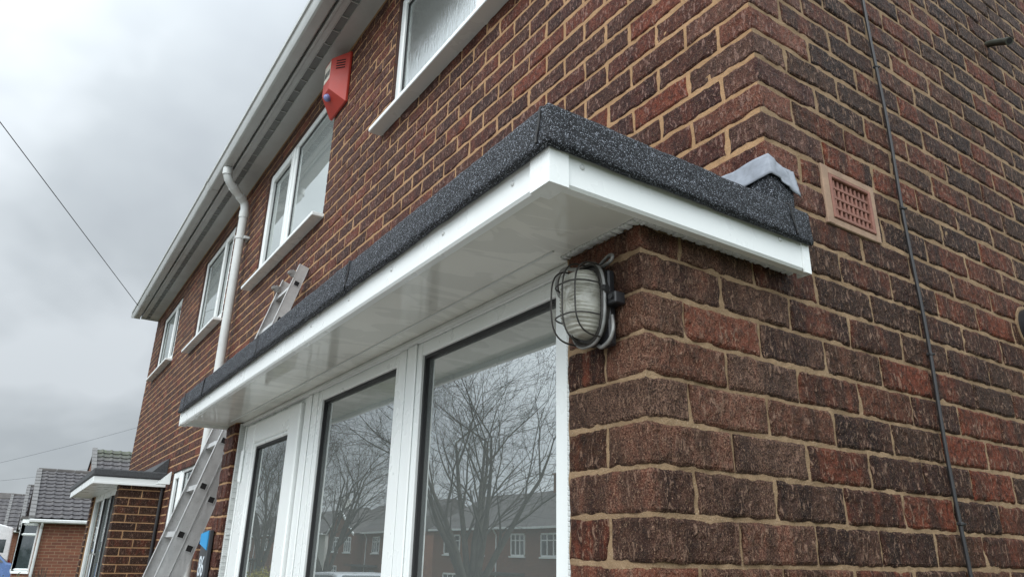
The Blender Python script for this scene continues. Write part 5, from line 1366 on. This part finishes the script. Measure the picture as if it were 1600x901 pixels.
# ------------------------------------------------------------------ houses across the road (seen in the glass)
def street_house(x0, x1, yf, label, wall='far_brick', panel=None, gable=False, ridge=3.6, seed=0):
    b = gz(yf); t = thing('semi_detached_house', ((x0 + x1) / 2, yf - 3.5, b), label, 'house', 'brick houses across the road'); d = 8.0; e = b + 5.05
    m = MB(); m.box(x0, x1, yf - d, yf, b, e); m.build('wall', [wall], t)
    r = MB(); rz = ridge; r.prism([(yf + .35, e - .05), (yf - d / 2, rz), (yf - d - .35, e - .05)], 'x', x0 - .2, x1 + .2)
    if gable:
        gx = x0 + 3.3; r.add([(gx - 3.2, yf + 1.0, e - .1), (gx, yf + 1.0, e + 1.9), (gx + 3.2, yf + 1.0, e - .1), (gx, yf - 4.0, e + 1.9), (gx - 3.2, yf - 3, e - .1), (gx + 3.2, yf - 3, e - .1)], [(0, 1, 3, 4), (1, 2, 5, 3)])
    rf = r.build('roof', ['tile_flat'], t)
    if gable:
        g = MB(); g.box(gx - 3.0, gx + 3.0, yf - .1, yf + .9, b, e - .1); g.prism([(gx - 3.0, e - .1), (gx, e + 1.75), (gx + 3.0, e - .1)], 'y', yf, yf + .9); g.build('gable_bay', [wall], t)
        g = MB(); g.prism([(gx - 3.3, e - .12), (gx, e + 1.95), (gx + 3.3, e - .12), (gx + 3.3, e - .30), (gx, e + 1.75), (gx - 3.3, e - .30)], 'y', yf + .95, yf + 1.03); g.build('bargeboard', ['upvc'], t)
    c = MB(); xc = (x0 + x1) / 2 + 1.2; c.box(xc - .45, xc + .45, yf - d / 2 - .35, yf - d / 2 + .35, rz - .6, rz + 1.0); c.box(xc - .52, xc + .52, yf - d / 2 - .42, yf - d / 2 + .42, rz + .9, rz + 1.02)
    for k in (-.2, .2): c.tube([(xc + k, yf - d / 2, rz + 1.0), (xc + k, yf - d / 2, rz + 1.4)], .13, 10)
    c.build('chimney', [wall], rf)
    g = MB(); g.box(x0 - .2, x1 + .2, yf + .3, yf + .42, e - .16, e - .04); g.box(x0 - .2, x1 + .2, yf, yf + .3, e - .14, e - .10); g.build('gutter', ['upvc'], t)
    g = MB(); xp = (x0 + x1) / 2; g.tube([(xp, yf + .34, e - .1), (xp, yf + .06, e - .5), (xp, yf + .06, b)], .045, 8); g.build('downpipe', ['upvc'], t)
    w = x1 - x0
    for fx in (.16, .37, .63, .84):
        for (za, zb) in ((b + 3.4, b + 4.65), (b + .9, b + 2.3)):
            if za < b + 2 and fx in (.37, .63): continue
            ww = 1.9 if fx in (.16, .84) else 1.3; X0, X1 = x0 + w * fx - ww / 2, x0 + w * fx + ww / 2
            f = MB(); y0, y1 = yf - .02, yf + .05 + (.9 if gable and X1 < x0 + 6.2 else 0); y0 = y1 - .08
            f.box(X0, X1, y0, y1, za, za + .09); f.box(X0, X1, y0, y1, zb - .09, zb)
            for k in (0, .33, .66, 1): xx = X0 + (X1 - X0) * k; f.box(xx - .05, xx + .05, y0, y1 - .002, za + .09, zb - .09)
            f.box(X0 - .08, X1 + .08, y0, y1 + .1, za - .08, za); f.box(X0 + .05, X1 - .05, y0, y1 - .004, zb - .42, zb - .36)
            fo = f.build('window', ['upvc'], t); q = MB(); q.box(X0, X1, y0, y1 - .03, za + .02, zb - .02); q.build('glass', ['car_glass'], fo)
    for fx in (.40, .60):
        f = MB(); X = x0 + w * fx; f.box(X - .48, X + .48, yf, yf + .05, b, b + 2.1); f.build('door', ['upvc' if fx < .5 else 'door_green'], t)
    f = MB(); f.box(x0 + w * .33, x0 + w * .67, yf, yf + .9, b + 2.35, b + 2.5); f.build('canopy', ['tile_flat'], t)
    if panel:
        f = MB(); f.box(x0 + w * .06, x0 + w * .27, yf, yf + .03, b + 2.35, b + 3.25); f.build('panel', [panel], t)
street_house(-46.0, -31.5 + 1.5, -24, 'two storey brick house with dark roof reflected at the right of the right porch pane', ridge=3.55)
street_house(-65.0, -50.5, -24, 'brick house with a white edged front gable reflected in the middle porch pane', panel='render_yellow', gable=True, ridge=3.65)
street_house(-81.5, -68.0, -24, 'white rendered house reflected at the left of the middle porch pane', wall='render_white', ridge=3.65)
street_house(-99.0, -84.5, -24, 'red brick house reflected in the glass of the porch door', ridge=3.7)

# voile behind the right pane
def curtain():
    t = thing('voile_curtain', (-0.85, 0.2, -GZ), 'pale green tied-back voile curtain behind the right porch pane', 'curtain')
    m = MB(); n = 120; mz = 26; V = []
    for i in range(n):
        u = i / (n - 1)
        for j in range(mz):
            v = j / (mz - 1)
            xt = -1.10 + 0.50 * u; xbm = -1.10 + .09 * u; k_ = min(1.0, v / .36) ** 1.25
            x = xt + (xbm - xt) * k_; fold = math.sin(u * 2 * math.pi * 7 + 1.2 * v)
            V.append((x, 0.135 + 0.022 * fold * (1 - .4 * v) + .02 * math.sin(u * 23), -0.115 - 1.35 * v + 0.012 * (fold > 0)))
    m.add(V, [[i * mz + j, (i + 1) * mz + j, (i + 1) * mz + j + 1, i * mz + j + 1] for i in range(n - 1) for j in range(mz - 1)])
    m.build('drape', ['voile'], t, smooth=True, recalc=False)
    r = MB(); r.tube([(-1.12, .135, -.105), (-.585, .135, -.105)], .006, 8); r.build('rail', ['steel'], t)
curtain()

# faint wires across the street beyond the houses
wire('overhead_wire', sag((-40, -1.7, 3.05), (-42, 9.0, 7.9), 0.15), 0.008, 'wire_grey', 'faint upper overhead wire crossing the grey sky above the bungalow roofs', 'wire')
wire('overhead_wire', sag((-60, -2.6, 3.45), (-60, 5.4, 5.4), 0.15), 0.011, 'wire_grey', 'faint lower overhead wire just above the bungalow ridges', 'wire')
